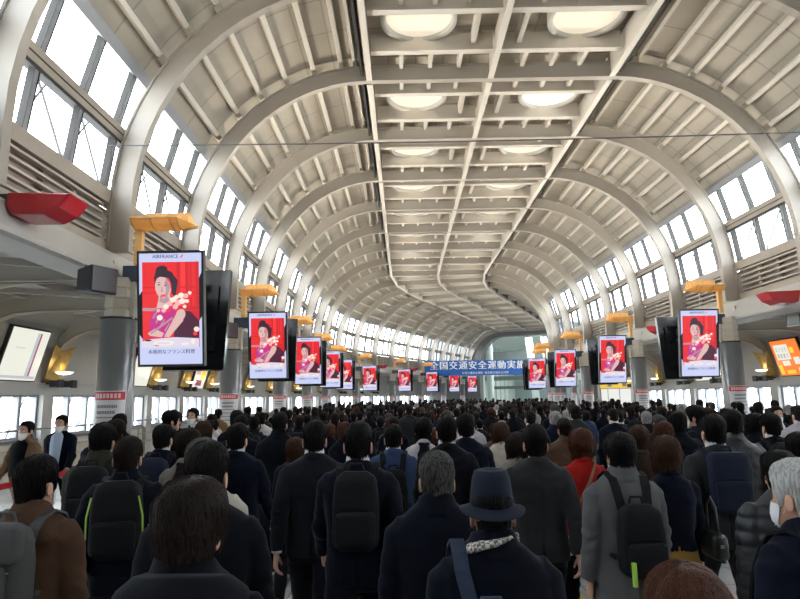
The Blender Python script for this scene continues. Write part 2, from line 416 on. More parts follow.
m_red=mat('red_beacon',(.50,.025,.035),.25,coat=.5)
for side in (-1,1):
    nm=['left','right'][side>0]; low=MB(); fas=MB(); slope=MB(); roof=MB(); braces=MB()
    def kb(mb,a,b,x0,x1,z0,z1,mi=0):
        xs=sorted((mx(x0,side),mx(x1,side))); mb.kbox(a,b,xs[0],xs[1],z0,z1,mi)
    for k in range(-3,KB):
        kb(low,k,k+1,-2.98,-3.06,zf(0),-.29)
        kb(low,k,k+1,-2.96,-3.07,-.30,-.275,1)
        kb(fas,k,k+1,-2.93,-3.06,.07,.165)
        kb(fas,k,k+1,-2.91,-2.93,.15,.165)
        quadprism(slope,side,k,k+1,(-2.985,.165),(-2.86,.62),.05)
        quadprism(slope,side,k,k+1,(-2.86,.62),(-2.70,.76),.05)
        kb(roof,k,k+1,-1.62,-2.78,.755,.80)
        # aisle rib in plane k, with curved haunch
        inn=[(-1.47,.61),(-2.45,.61),(-2.62,.595),(-2.74,.55),(-2.83,.48),(-2.87,.41)]
        out=[(-1.47,.715),(-2.45,.715),(-2.66,.695),(-2.80,.63),(-2.90,.53),(-2.93,.41)]
        P=inn+out[::-1]; P=[(mx(a,side),b) for a,b in P]
        rb=MB(); rb.prof(k-.018,k+.018,P if side>0 else P[::-1])
        fl=inn+[(a+(.0 if i==0 else -.004),b+.012) for i,(a,b) in enumerate(inn)][::-1]; fl=[(mx(a,side),b) for a,b in fl]
        rb.prof(k-.035,k+.035,fl if side>0 else fl[::-1],1)
        kb(rb,k-.072,k+.072,-2.94,-3.06,zf(0),.165,2)
        if k>0 or True:
            rb.build('trim_%d'%(500+k+(40 if side>0 else 0)),[m_aisle,m_frame,m_wallp],kind='structure')
        for x in (-1.85,-2.2,-2.55): kb(braces,k+.02,k+.98,x-.012,x+.012,.70,.755)
        for a,b in (((k+.03,-1.62),(k+.5,-2.5)),((k+.97,-1.62),(k+.5,-2.5))):
            braces.bar(W(a[0],mx(a[1],side),.68),W(b[0],mx(b[1],side),.68),.07,.12)
    low.build('wall_%s'%nm,[m_low,m_rail],kind='structure',label='low beige wall under the windows along the %s aisle'%nm)
    fas.build('trim_%d'%(600+side),m_wallp,kind='structure')
    slope.build('wall_upper_%s'%nm,m_wallp,kind='structure')
    roof.build('ceiling_%s_aisle'%nm,m_aisle,kind='structure')
    braces.build('trim_%d'%(610+side),m_aisle,kind='structure')
    # lower windows
    for k in range(-3,KB):
        wn+=1
        w=empty('window_%d'%wn,W(k+.5,mx(-3.0,side),-.1),heading(k+.5),kind='structure',cat='window',label='%s aisle window with pale glare in bay %d from the camera'%(nm,k) if k>1 else 'aisle window beside or behind the camera')
        inv=w.matrix_basis.inverted(); fr=MB()
        kb(fr,k+.045,k+.955,-2.99,-3.03,.05,.07); kb(fr,k+.045,k+.955,-2.99,-3.03,-.275,-.255)
        for f_ in (.085,.39,.70,.925): kb(fr,k+f_-.018,k+f_+.018,-2.985,-3.035,-.26,.06)
        for f_ in (.10,.42,.72): fr.bar(W(k+f_,mx(-3.10,side),-.27),W(k+f_+.22,mx(-3.10,side),.07),.07)
        fr.v=[tuple(inv@Vector(v)) for v in fr.v]; fr.build('window_frame',m_win,w)
        gl=MB(); gl.add([W(k+.05,mx(-3.01,side),-.26),W(k+.95,mx(-3.01,side),-.26),W(k+.95,mx(-3.01,side),.055),W(k+.05,mx(-3.01,side),.055)],[(0,1,2,3)])
        gl.v=[tuple(inv@Vector(v)) for v in gl.v]; gl.build('glass',MG,w)
    # handrails
    for k in range(1,16):
        if side>0 and 10<=k<=13: continue
        h=MB()
        for z,r in ((-.195,.024),(-.335,.016),(-.42,.016)):
            h.tube([W(k,mx(-2.83,side),z),W(k+.96,mx(-2.83,side),z)],r,8)
        for f_ in (.02,.48,.94):
            a=W(k+f_,mx(-2.83,side),zf(0)); b=W(k+f_,mx(-2.83,side),-.2); h.tube([a,b],.02,8)
        h.build('handrail',m_rail,label='%s aisle steel handrail below the windows, %s section from the camera'%(nm,NTH[k-1]),cat='handrail',group='steel handrails along the aisles')

# ---------------------------------------------------------------- advertising screens
def text_mesh(s,size,mats,sx=1,align='CENTER',name='lettering',ext=0):
    cu=bpy.data.curves.new(name,'FONT'); cu.body=s; cu.size=size; cu.align_x=align; cu.align_y='CENTER'; cu.extrude=ext; cu.resolution_u=2
    o=bpy.data.objects.new(name,cu); C.objects.link(o); bpy.context.view_layer.update()
    me=bpy.data.meshes.new_from_object(o.evaluated_get(bpy.context.evaluated_depsgraph_get())); me.name=name
    bpy.data.objects.remove(o); bpy.data.curves.remove(cu)
    me.transform(Matrix.Scale(sx,4,(1,0,0))); me.transform(Matrix.Rotation(math.pi/2,4,'X'))
    me.materials.clear(); me.materials.append(mats); return me
def emat(name,c,s=1.0):
    return mat(name,(.02,.02,.02),.3,emit=c,estr=s*.80)
SHW,SHH=.525,.915
PXS=1.83/485.0
def sp(x,y): return ((x-178)*PXS*.98,(292-y)*PXS)    # screen crop pixels -> local metres
def screen_face():
    """the picture of the advertisement as thin coloured shapes, facing -Y"""
    cols=[(.56,.61,.88),(.80,.02,.025),(.62,.01,.02),(.72,.47,.43),(.03,.015,.03),(.55,.025,.24),(.07,.01,.035),(.90,.80,.70),(.72,.66,.78),(.97,.04,.04),(.10,.10,.22),(.95,.45,.45),(.45,.28,.34)]
    names=['screen_white','screen_red','screen_deep_red','screen_skin','screen_black','screen_magenta','screen_maroon','screen_petal','screen_table','screen_bright_red','screen_text','screen_blossom','screen_shade']
    ms=[emat(n,c,1.0) for n,c in zip(names,cols)]
    mb=MB(); lay=[0]
    def poly(pts,mi):
        lay[0]+=1; y=-.0005*lay[0]
        mb.add([(sp(*p)[0],y,sp(*p)[1]) for p in pts],[tuple(range(len(pts)))],mi)
    def ell(cx,cy,rx,ry,mi,rot=0,n=18):
        r=math.radians(rot)
        poly([(cx+rx*math.cos(t)*math.cos(r)-ry*math.sin(t)*math.sin(r),cy+rx*math.cos(t)*math.sin(r)+ry*math.sin(t)*math.cos(r)) for t in [-2*math.pi*i/n for i in range(n)]],mi)
    def rect(x0,y0,x1,y1,mi): poly([(x0,y1),(x1,y1),(x1,y0),(x0,y0)],mi)
    poly([(44,525),(312,525),(312,325),(300,345),(300,165),(312,140),(312,60),(44,60),(44,235),(57,215),(57,420),(44,400)][::1],0)
    rect(57,97,300,455,1)
    for x0,x1,m_ in ((205,218,2),(222,240,9),(243,254,2),(262,268,2),(285,300,2)): rect(x0,97,x1,300,m_)
    for y0,y1 in ((200,206),(224,229)): rect(57,y0,300,y1,2)
    rect(57,289,120,301,12); rect(215,284,300,300,2); rect(232,303,300,345,2)
    poly([(190,420),(298,425),(300,345),(262,305),(225,300),(195,330)],6)
    # body
    poly([(88,410),(158,415),(190,385),(205,330),(190,290),(150,275),(110,300),(92,325),(86,360)],5)
    poly([(118,290),(168,290),(182,250),(166,215),(130,235)],3)
    ell(146,205,33,48,3,-12)
    poly([(112,195),(108,160),(118,140),(150,130),(185,140),(200,165),(205,205),(197,235),(186,240),(188,200),(172,165),(135,158),(118,165)],4)
    ell(141,130,26,18,4,-10); ell(150,146,38,14,4,0)
    poly([(186,240),(200,248),(210,175),(198,160),(180,165)],4)
    poly([(160,160),(178,200),(168,235),(150,252),(160,215),(156,185)],12); poly([(135,240),(150,252),(165,240),(176,262),(150,270),(130,262)],12); ell(168,402,5,20,12,60)
    for a_,b_ in ((100,330),(112,350),(128,370),(150,385)): poly([(a_,b_),(a_+22,b_-34),(a_+26,b_-32),(a_+6,b_+4)],12)
    ell(130,193,6,3,12); ell(158,196,6,3,12); ell(130,192,5,2.6,4); ell(158,195,5,2.6,4); poly([(121,184),(130,180),(139,184),(130,183)],4); poly([(150,187),(159,183),(168,188),(159,186)],4)
    poly([(142,195),(138,222),(148,224)],12); ell(147,238,12,5,9,-10)
    # arms, flowers
    poly([(150,410),(172,412),(232,345),(240,310),(222,300),(200,320)],3)
    ell(222,318,20,24,3,20); poly([(90,405),(80,395),(110,375),(150,395),(140,412)],3)
    for (x,y,r,m_) in ((190,255,14,7),(176,272,12,11),(205,245,10,7),(225,238,13,7),(245,240,11,11),(262,228,8,7),(212,268,14,11),(230,262,13,7),(160,285,12,7),(133,330,13,7),(150,300,10,11),(200,285,12,11),(250,262,9,7),(170,300,9,9),(240,285,8,7),(265,240,5,9),(185,240,8,9),(290,380,12,7),(284,398,9,9),(128,300,8,11)):
        ell(x,y,r,r*.9,m_)
    poly([(95,400),(190,335),(186,328),(92,392)],12)
    poly([(57,455),(300,455),(300,418),(200,412),(80,420),(57,430)],8)
    ell(150,436,45,11,7); ell(150,436,30,6,8); ell(240,440,18,5,7); ell(84,424,14,4,4); ell(120,446,10,3,12); ell(275,430,8,12,7)
    poly([(222,80),(229,80),(238,68),(231,68)],9)
    rect(244,70,248,74,8); rect(251,70,255,74,8)
    for x in range(130,205,6): rect(x,86,x+4,89,8)
    for x in range(54,92,5): rect(x,516,x+3,518,8)
    for x in range(262,300,5): rect(x,516,x+3,518,8)
    me=mb.mesh('display',ms)
    return me,emat('screen_text',(.10,.10,.22))
SCR,mtext=screen_face()
T1m=text_mesh('AIRFRANCE',.080,mtext,.98); T2m=text_mesh('本格的なフランス料理',.074,mtext)
for tm_ in (T1m,T2m):
    bm=bmesh.new(); bm.from_mesh(tm_); g_=bmesh.ops.duplicate(bm,geom=bm.verts[:]+bm.edges[:]+bm.faces[:]); bmesh.ops.translate(bm,verts=[q for q in g_['geom'] if isinstance(q,bmesh.types.BMVert)],vec=(.0045,-.0006,0)); bm.to_mesh(tm_); bm.free()

def screen():
    r=empty('advertising_screen'); tilt=math.radians(8.5)
    def panel(mb,mi=0): 
        mb.box(-SHW,SHW,0,.10,-SHH,SHH,mi)
        mb.box(-SHW,SHW,-.012,0,-SHH,-SHH+.03); mb.box(-SHW,SHW,-.012,0,SHH-.03,SHH); mb.box(-SHW,-SHW+.03,-.012,0,-SHH,SHH); mb.box(SHW-.03,SHW,-.012,0,-SHH,SHH)
        mb.box(-.35,.35,.10,.16,-.6,.6,mi); return mb
    def zofs(k): return .426*S+CAMZ
    f=panel(MB()).build('screen_housing',m_black,r); f.location=(0,-.25*S,zofs(0)); f.rotation_euler=(-tilt*-1,0,0)
    d=bpy.data.objects.new('display',SCR); C.objects.link(d); d.parent=f; d.location=(0,-.001,0)
    t=bpy.data.objects.new('lettering',T1m); C.objects.link(t); t.parent=f; x,z=sp(160,75); t.location=(x,-.034,z)
    t=bpy.data.objects.new('lettering',T2m); C.objects.link(t); t.parent=f; x,z=sp(182,473); t.location=(x,-.034,z)
    b=panel(MB()).build('rear_screen_housing',m_blackg,r); b.location=(.03,.12*S,zofs(0)-.03); b.rotation_euler=(tilt,0,math.pi)
    a=MB(); a.box(-1.20,-.25,-.1,.14,.22*S+CAMZ+.05+1.0-1.0,.22*S+CAMZ+.3)
    a=MB(); z=CAMZ+.60*S; a.box(-1.15,-.50,-.12,.12,z,z+.28); a.box(-.55,.12,-.06,.06,z+.05,z+.20); a.box(-.08,.08,-.72,.38,z-.25,z-.10,1); a.box(-.06,.06,-.06,.06,z-.2,z+.1,1)
    a.build('mounting_arm',[m_navy,m_black],r)
    return r
sproto=screen(); fs=True
for side in (-1,1):
    for n_,k in enumerate(range(3,24,2) if side<0 else range(5,14,2)):
        if side<0 and k>21: continue
        o=sproto if fs else copy_tree(sproto); fs=False
        o.location=W(k,-1.08 if side<0 else 2.335,0); o.location.z=0 if side<0 else -.125; o.rotation_euler=(0,0,heading(k)*(.35))
        if side>0:
            for c in o.children:
                if c.name.startswith('mounting'): c.rotation_euler=(0,0,math.pi)
                if c.name.startswith('rear'): c.location.x=-.03
        tag(o,'pair of black portrait screens with red advertisement on the %s, %s from the camera'%(['left','right'][side>0],ORD[n_]),'screen','double-sided advertising screens on the columns')

# orange canopies over the screens
def or_mat():
    m=bpy.data.materials.new('orange_mesh'); m.use_nodes=True; nt=m.node_tree; nt.nodes.clear()
    o=nt.nodes.new('ShaderNodeOutputMaterial'); d=nt.nodes.new('ShaderNodeBsdfDiffuse'); t=nt.nodes.new('ShaderNodeBsdfTranslucent'); x=nt.nodes.new('ShaderNodeMixShader')
    d.inputs[0].default_value=(.90,.58,.25,1); t.inputs[0].default_value=(.95,.66,.32,1); x.inputs[0].default_value=.55
    nt.links.new(d.outputs[0],x.inputs[1]); nt.links.new(t.outputs[0],x.inputs[2]); nt.links.new(x.outputs[0],o.inputs[0]); return m
m_or=or_mat(); m_orf=mat('orange_frame',(.80,.46,.16),.5)
def canopy():
    r=empty('orange_canopy')
    p=MB(); z0=CAMZ+.68*S; z1=CAMZ+.865*S; p.box(-.09,.03,-.06,.06,z0,z1); p.build('post',m_orf,r)
    L=1.02; D=.30; c=MB(); zb=z1; zt=z1+.30
    # trough sheet: curved section in Y, lying along X
    for (x0,x1) in ((-.08,.70),):
        prof=[(-D,.12),(-.22,.03),(-.10,-.02),(.08,-.02),(.20,.05),(D,.36)]
        v=[(x0,y,zb+z) for y,z in prof]+[(x1,y,zb+z) for y,z in prof]; n=len(prof)
        c.add(v,[(i,i+1,n+i+1,n+i) for i in range(n-1)],0)
        c.add([(x1,y,zb+z) for y,z in prof]+[(x1+.26,-.05,zb+.02)],[(i,i+1,n) for i in range(n-1)],0)
    me=c.mesh('canopy_sheet',[m_or]); o=bpy.data.objects.new('canopy_sheet',me); C.objects.link(o); o.parent=r
    s=o.modifiers.new('thick','SOLIDIFY'); s.thickness=.008
    f=MB()
    for x in (-.08,.25,.58,.70):
        for a,b in zip(prof,prof[1:]): f.bar((x,a[0],zb+a[1]),(x,b[0],zb+b[1]),.022)
    for y,z in (prof[0],prof[-1]): f.bar((-.08,y,zb+z),(.70,y,zb+z),.03)
    f.bar((.70,0,zb-.02),(.98,-.05,zb+.02),.05)
    f.build('canopy_frame',m_orf,r)
    return r
cpo=canopy(); fs=True
for side in (-1,1):
    for n_,k in enumerate(range(3,20,2) if side<0 else range(5,14,2)):
        o=cpo if fs else copy_tree(cpo); fs=False
        o.location=W(k-.06,mx(-1.32,side),0); o.location.z=0 if side<0 else -.09; o.rotation_euler=(0,0,heading(k)); 
        if side>0: o.scale=(-1,1,1)
        tag(o,'orange translucent canopy on a post above the %s %s screen'%(ORD[n_],['left','right'][side>0]),'canopy','orange canopies over the screens')

# red beacons at the even arches
def beacon():
    r=empty('red_beacon')
    b=MB(); z=0; sec=[(.06,.30),(.06,.09),(.14,.0),(.55,.0),(.74,.09),(.88,.28)]; D=.25
    lo=[(x,-D,zz) for x,zz in sec]; hi=[(x,D,zz) for x,zz in sec]
    # nose is drawn in towards the tip
    lo=[(x,y*(1 if x<.9 else .45),zz) for x,y,zz in lo]; hi=[(x,y*(1 if x<.9 else .45),zz) for x,y,zz in hi]
    n=len(sec); b.add(lo+hi,[tuple(range(n-1,-1,-1)),tuple(range(n,2*n))]+[(i,(i+1)%n,n+(i+1)%n,n+i) for i in range(n)])
    o=b.build('lens',m_red,r); m=o.modifiers.new('b','BEVEL'); m.width=.03; m.segments=3
    c=MB(); c.box(-.40,.055,-.22,.22,.03,.29)
    c.build('base_box',m_navy,r); return r
bpz=beacon(); fs=True
for side in (-1,1):
    for n_,k in enumerate(range(2,19,2) if side<0 else range(4,13,2)):
        o=bpz if fs else copy_tree(bpz); fs=False
        o.location=W(k+.22,mx(-1.50,side),(.685) if side<0 else .60); o.location.z+=.04; o.rotation_euler=(0,0,heading(k))
        if side>0: o.scale=(-1,1,1)
        l=bpy.data.lights.new('beacon_fill','AREA'); l.shape='RECTANGLE'; l.size=.45; l.size_y=.35; l.energy=BEACON_FILL_W*(1 if k<8 else .5 if k<11 else .28); l.color=(1,.93,.82)  # added area light on the box top, lifts the vault brightness
        lo=bpy.data.objects.new('beacon_fill',l); C.objects.link(lo); lo.parent=o; lo.location=(.45,0,.34); lo.rotation_euler=(math.pi,math.radians(54),0); l.spread=math.radians(125)
        tag(o,'dark red pointed beacon box on the ledge, %s on the %s from the camera'%(ORD[n_],['left','right'][side>0]),'beacon','red beacon boxes on the ledges')

# loudspeakers by the columns
def speaker(loc,rz,label,m1,sc=1):
    r=empty('loudspeaker',loc,rz,label=label,cat='loudspeaker'); r.scale=(sc,)*3
    b=MB(); P=[(-.22,-.24),(.22,-.30),(.22,.30),(-.22,.24)]
    b.hexa([(-.22,-.22,-.20),(.22,-.28,-.24),(.22,.28,-.24),(-.22,.22,-.20),(-.22,-.22,.20),(.22,-.28,.24),(.22,.28,.24),(-.22,.22,.20)])
    o=b.build('cabinet',m1,r); mo=o.modifiers.new('b','BEVEL'); mo.width=.02
    g=MB(); g.box(.222,.235,-.25,.25,-.21,.21); 
    for i in range(9): g.box(.235,.24,-.25,.25,-.20+i*.048,-.185+i*.048)
    g.build('grille',m_black,r)
    k_=MB(); k_.box(-.30,-.22,-.10,.10,-.1,.1); k_.bar((-.26,0,0),(-.26,0,.32),.06); k_.build('bracket',m_navy,r); return r
m_spk=mat('speaker_grey',(.025,.027,.032),.6)
for k,side in ((2.62,-1),(4.62,-1),(6.62,-1)):
    p=W(k,-1.37,.535); speaker(p,math.radians(-25),'black loudspeaker under the left ledge in front of the %s left column'%ORD[(int(k)-2)//2],m_spk,.85)
speaker(W(4.55,2.96,.53),math.radians(150),'pale grey loudspeaker hanging at the right picture edge below the red beacon',mat('pale_grey_plastic',(.40,.41,.41),.5),.6)

# aisle uplights with golden reflectors
m_gold=mat('golden_reflector',(.38,.25,.07),.35,.35,var=.25,vscale=5)
m_bowl=mat('white_bowl',(.9,.9,.85),.5,emit=(1,.95,.8),estr=1.6)
def uplight():
    r=empty('wall_uplight')     # local: x towards the hall, origin on wall line at fascia top
    g=MB(); A=[(-.0,-.34,0),(-.0,.34,0),(.55,.62,1.25),(.55,-.62,1.25)]
    g.add([(.05,-.30,.12),(.30,0,.02),(.05,.30,.12),(.42,-.52,1.05),(.36,-.10,.92),(.36,.10,.92),(.42,.52,1.05),(-.1,-.2,.0),(-.1,.2,0)],[(0,1,4,3),(1,5,4),(1,2,6,5),(7,1,0),(1,8,2),(7,8,1)])
    me=g.mesh('reflector',[m_gold]); o=bpy.data.objects.new('reflector',me); C.objects.link(o); o.parent=r; s=o.modifiers.new('t','SOLIDIFY'); s.thickness=.02
    b=MB(); b.lathe((.42,0,.22),[(.03,0),(.16,.02),(.24,.08),(.22,.085),(.02,.04)],20); b.build('lamp_bowl',m_bowl,r)
    for y in (-.34,.34):
        sp_=MB(); sp_.box(.28,.52,y-.10,y+.10,-.12,.06); sp_.bar((.30,y,-.02),(.02,y,-.02),.05); sp_.box(.50,.56,y-.12,y+.12,-.14,.08)
        sp_.build('spotlight',m_black,r)
    return r
up=uplight(); fs=True; UPL=[]
for side in (-1,1):
    for k in (range(2,18) if side<0 else range(4,14)):
        o=up if fs else copy_tree(up); fs=False
        o.location=W(k,mx(-2.95,side),.165); o.rotation_euler=(0,0,heading(k)+(0 if side<0 else math.pi)); UPL.append((o,side,k))
        tag(o,'golden reflector uplight on the %s aisle wall, %s pier from the camera'%(['left','right'][side>0],NTH[k-2]),'uplight','golden uplights on the aisle piers')
        if (k<=9):
            l=bpy.data.lights.new('uplight_lamp','POINT'); l.energy=3.5; l.color=(1,.80,.42); l.shadow_soft_size=.12
            lo=bpy.data.objects.new('uplight_lamp',l); C.objects.link(lo); lo.parent=o; lo.location=(.42,0,.42)

# lit advertising boxes on the sloped wall
def lightbox(k,side,face,extra,label):
    a=(-2.985+.10*.0,.17); 
    r=empty('light_box',W(k+.24,mx(-2.93,side),.35),heading(k),label=label,cat='light box'); inv=r.matrix_basis.inverted()
    def on(mb,k0,k1,t0,t1,off,th,mi=0):
        p0=Vector((-2.985,.165)); p1=Vector((-2.86,.62)); d=(p1-p0).normalized(); nn=Vector((d.y,-d.x))
        a=p0+d*t0+nn*off; b=p0+d*t1+nn*off; c=b+nn*th; e=a+nn*th
        P=[(mx(q.x,side),q.y) for q in (a,b,c,e)]; mb.prof(k0,k1,P[::-1] if side<0 else P,mi)
    f=MB(); on(f,k,k+.48,.01,.43,.004,.03); f.v=[tuple(inv@Vector(v)) for v in f.v]; f.build('housing',m_black,r)
    g=MB(); on(g,k+.012,k+.468,.022,.418,.035,.003,0)
    for (u0,u1,t0,t1,mi) in extra: on(g,k+.012+.456*u0,k+.012+.456*u1,.022+.396*t0,.022+.396*t1,.039,.002,mi)
    g.v=[tuple(inv@Vector(v)) for v in g.v]; g.build('poster',face,r)
pw=emat('poster_white',(.80,.80,.70),1.0); pr=emat('poster_wine',(.35,.05,.10),.9); pg=emat('poster_pale',(.55,.56,.62),.9); po=emat('poster_orange',(.95,.22,.03),1.0); pt=emat('poster_grey',(.30,.30,.30),.8); py=emat('poster_yellow',(.95,.65,.05),1.0); pb=emat('poster_pink',(.8,.35,.4),.9)
lightbox(4.32,-1,[pw,pr,pg],[(.74,.78,.08,.95,1),(.66,.74,.08,.95,2),(.2,.45,.62,.635,2),(.05,.95,.04,.09,2)],'white lit advertising box with a wine-red stripe on the left aisle wall')
lightbox(6.42,-1,[pw,pg],[(.1,.6,.7,.74,1)],'plain white lit advertising box beyond the first left column')
lightbox(8.34,-1,[pw,pb,py,pr],[(.05,.4,.5,.95,1),(.5,.9,.3,.8,2),(.2,.7,.1,.3,3)],'multicoloured lit advertising box on the left aisle wall by the second column')
rows=[(.10,.62,.45,.88,1)]+[(.16+.11*i,.22+.11*i,.68,.80,2) for i in range(4)]+[(.16+.11*i,.22+.11*i,.50,.62,2) for i in range(4)]+[(.25,.52,.28,.42,1),(.70,.9,.3,.5,1),(.66,.8,.62,.78,3),(.05,.18,.05,.30,3),(.75,.95,.06,.2,1),(.3,.6,.05,.15,3)]
lightbox(6.36,1,[po,pw,pt,py],[(1-b,1-a,c,d,e) for a,b,c,d,e in rows],'orange lit advertising box with a white text panel on the right aisle wall')
lightbox(8.36,1,[pw,pg],[(.1,.6,.7,.74,1)],'pale lit advertising box between the first and second right screens')

# blue banner across the hall
m_blue=mat('banner_blue',(.01,.11,.40),.6); m_white=mat('banner_white',(.85,.87,.9),.6)
bn=empty('banner',(.583*S,17.3*S,CAMZ+.60*S),label='blue banner with white Japanese lettering hung across the far hall',cat='banner')
b=MB(); b.box(0,13.2,0,.02,0,1.46); b.build('cloth',m_blue,bn)
tl=MB(); 
for q,ch in enumerate('全国交通安全運動実施中'):
    tm=text_mesh(ch,.86,m_white,1.0,'CENTER')
    for dx in (-.03,0,.03): tl.add([(v.co.x+dx+.93+.94*q,v.co.y-.012-dx*.3,v.co.z) for v in tm.vertices],[tuple(p.vertices) for p in tm.polygons])
    bpy.data.meshes.remove(tm)
t=tl.build('lettering',m_white,bn); t.location=(0,-.012,.93)
tm=text_mesh('全国交通安全運動  東京都交通安全対策',.26,m_white,1.0,'LEFT',ext=.003,name='small_lettering'); t=bpy.data.objects.new('small_lettering',tm); C.objects.link(t); t.parent=bn; t.location=(3.6,-.012,.22)
b=MB(); 
for x in (.1,6.6,13.1): b.bar((x,.01,1.46),(x,.01,1.64*S*1.0-.0),.02)
b.build('hanging_wire',m_rail,bn)

# red belt barrier on the left
m_belt=mat('red_belt',(.55,.01,.02),.5)
P0=Vector((-5.02,6.2,0)); P1=Vector((-5.05,8.05,0)); P2=Vector((-5.0,9.5,0))
for i,p in enumerate((P0,P1,P2)):
    r=empty('barrier_post',p,label=['steel barrier post at the left picture edge','steel barrier post halfway along the red belt','steel barrier post at the far end of the red belt'][i],cat='barrier post')
    MB().lathe((0,0,0),[(.01,0),(.17,0),(.17,.02),(.05,.04)],20).build('base',m_rail,r)
    MB().lathe((0,0,0),[(.03,.03),(.03,.92),(.04,.93),(.04,.99),(.01,1.0)],14).build('pole',m_rail,r)
b=MB()
for a,c in ((P0,P1),(P1,P2)):
    d=(c-a).normalized(); b.bar(a+d*.05+Vector((0,0,.93)),c-d*.05+Vector((0,0,.93)),.012,.07)
b.build('barrier_belt',m_belt,label='red belt stretched between steel posts at the left',cat='belt')

# overhead wire across the vault
w_=MB(); pts=[]
for i in range(21):
    t=i/20; X=-1.50+4.3*t; pts.append(W(2.9,X,1.30+.02*t-.02*4*t*(1-t)))
w_.tube(pts,.012,6); w_.build('cable',mat('cable_grey',(.12,.12,.12),.6),label='thin dark cable strung across the vault',cat='cable')

# kiosk front at the right beyond the third column
m_yel=emat('kiosk_yellow',(.95,.62,.08),.9); m_kw=emat('kiosk_white',(.9,.9,.85),.9)
r=empty('kiosk',W(12.3,4.0,0),heading(12.3),label='kiosk front with a yellow sign between the right screens',cat='kiosk'); r.location.z=0
MB().box(-1.4,1.6,0,1.2,0,3.0).build('body',m_wallp,r); MB().box(-1.35,1.0,-.06,0,2.35,2.78).build('sign',m_yel,r); MB().box(-1.3,1.0,-.04,0,1.0,2.3).build('lit_front',m_kw,r)
b=MB()
for x in (-.9,-.2,.5): b.box(x-.02,x+.02,-.07,-.04,1.0,2.3)
for x in (-.9,.0,.5): b.box(x,x+.25,-.075,-.062,2.45,2.68)
b.build('mullion',m_win,r)

# ---------------------------------------------------------------- portal and far hall
m_port=mat('portal_grey',(.13,.13,.125),.5); m_teal=mat('pale_teal_glass',(.60,.65,.62),.4); m_pale=mat('pale_green_column',(.50,.56,.54),.5); m_beam=mat('dark_green_beam',(.16,.19,.18),.5); m_gl2=mat('teal_glazing',(.30,.37,.37),.2)
def inner(off,z0,n=12):
    p=[(-1.40+off,z0)]
    for i in range(n+1):
        a=(1-i/n)*math.pi/2; p.append((-.22-(1.18-off)*math.sin(a),1.0+(1.24-off*.45)*math.cos(a)))
    for i in range(n+1):
        a=(i/n)*math.pi/2; p.append((1.52+(1.18-off)*math.sin(a),1.0+(1.24-off*.45)*math.cos(a)))
    p.append((2.70-off,z0)); return p
a_=inner(.30,zf(0)); o_=arch_profile(.3,zf(0),12); n=len(a_); vs=[]; pm=MB()
for a,b in zip(a_,o_): vs+=[W(22.05,*a),W(22.5,*a),W(22.5,*b),W(22.05,*b)]
fs_=[]
for i in range(n-1):
    for j in range(4): fs_.append((4*i+j,4*i+(j+1)%4,4*i+4+(j+1)%4,4*i+4+j))
pm.add(vs,fs_); pm.kbox(22.05,22.5,-3.1,-1.6,zf(0),2.4); pm.kbox(22.05,22.5,2.9,4.4,zf(0),2.4); pm.build('wall_portal',m_port,kind='structure',label='dark grey arched portal at the far end of the vault')
e=MB(); e.kbox(22.5,37,-3.1,-3.0,zf(0),2.6,0); e.kbox(22.5,37,4.3,4.4,zf(0),2.6,0)
for k in range(24,37): e.kbox(k,k+.08,-3.0,-2.94,zf(0),2.6,1); e.kbox(k,k+.08,4.24,4.3,zf(0),2.6,1)
e.kbox(36.8,37,-3.1,4.4,zf(0),2.6,2); e.build('wall_far',[m_teal,m_pale,m_gl2],kind='structure')
c=MB(); 
P=[W(22.5,-3.1,2.5),W(22.5,4.4,2.5),W(37,4.4,2.5),W(37,-3.1,2.5)]
c.add(P+[p+Vector((0,0,.2)) for p in P],[(3,2,1,0),(4,5,6,7),(0,1,5,4),(1,2,6,5),(2,3,7,6),(3,0,4,7)]); c.build('ceiling_far_hall',m_teal,kind='structure')
d=MB(); d.kbox(28,28.4,-3,4.3,1.55,2.0); d.kbox(30,30.3,-3,4.3,.75,.95); d.kbox(31.5,31.7,-3,4.3,.35,.5); d.build('trim_700',m_beam,kind='structure')
s_=MB(); s_.kbox(32,33,1.6,4.2,zf(0),.25,0); s_.kbox(31.95,32,1.7,4.1,zf(2.6),.2,1)
for i in range(7): s_.kbox(31.93,31.99,1.75+i*.33,1.85+i*.33,zf(0.1),zf(2.4),1)
s_.build('shopfront',[m_dark,m_kw],label='dark shopfront with lit uprights at the end of the far hall',cat='shopfront')
for i,(k,x,dx) in enumerate(((25.5,-1.6,.0),(26.5,.1,-.12),(26.5,.75,-.12),(28.5,2.6,0))):
    p=MB(); a=W(k,x,zf(0)); b=W(k,x+dx*2,2.5); p.tube([a,b],.5,16); p.build('far_hall_column',m_pale,kind='structure',cat='column',label='pale %s column in the hall beyond the portal, %s from its left wall'%(['upright','leaning','leaning','upright'][i],ORD[i]))
b=empty('hanging_sign',W(25.2,1.9,1.72),heading(30),label='bright blue hanging sign high in the hall beyond the portal',cat='sign'); MB().box(-2.6,2.6,0,.1,0,.95).build('panel',emat('sign_blue',(.05,.38,.85),.9),b)
MB().box(-2.3,2.3,-.02,-.005,.3,.42).build('lettering',m_white,b)
for (k,x) in ((26,0),(29,2),(33,1)):
    l=bpy.data.lights.new('far_hall_fill','AREA'); l.energy=1800; l.size=5; l.color=(.93,1,1); o=bpy.data.objects.new('far_hall_fill',l); C.objects.link(o); o.location=W(k,x,2.4);  # added area lights without fixtures, brighten the hall beyond the portal

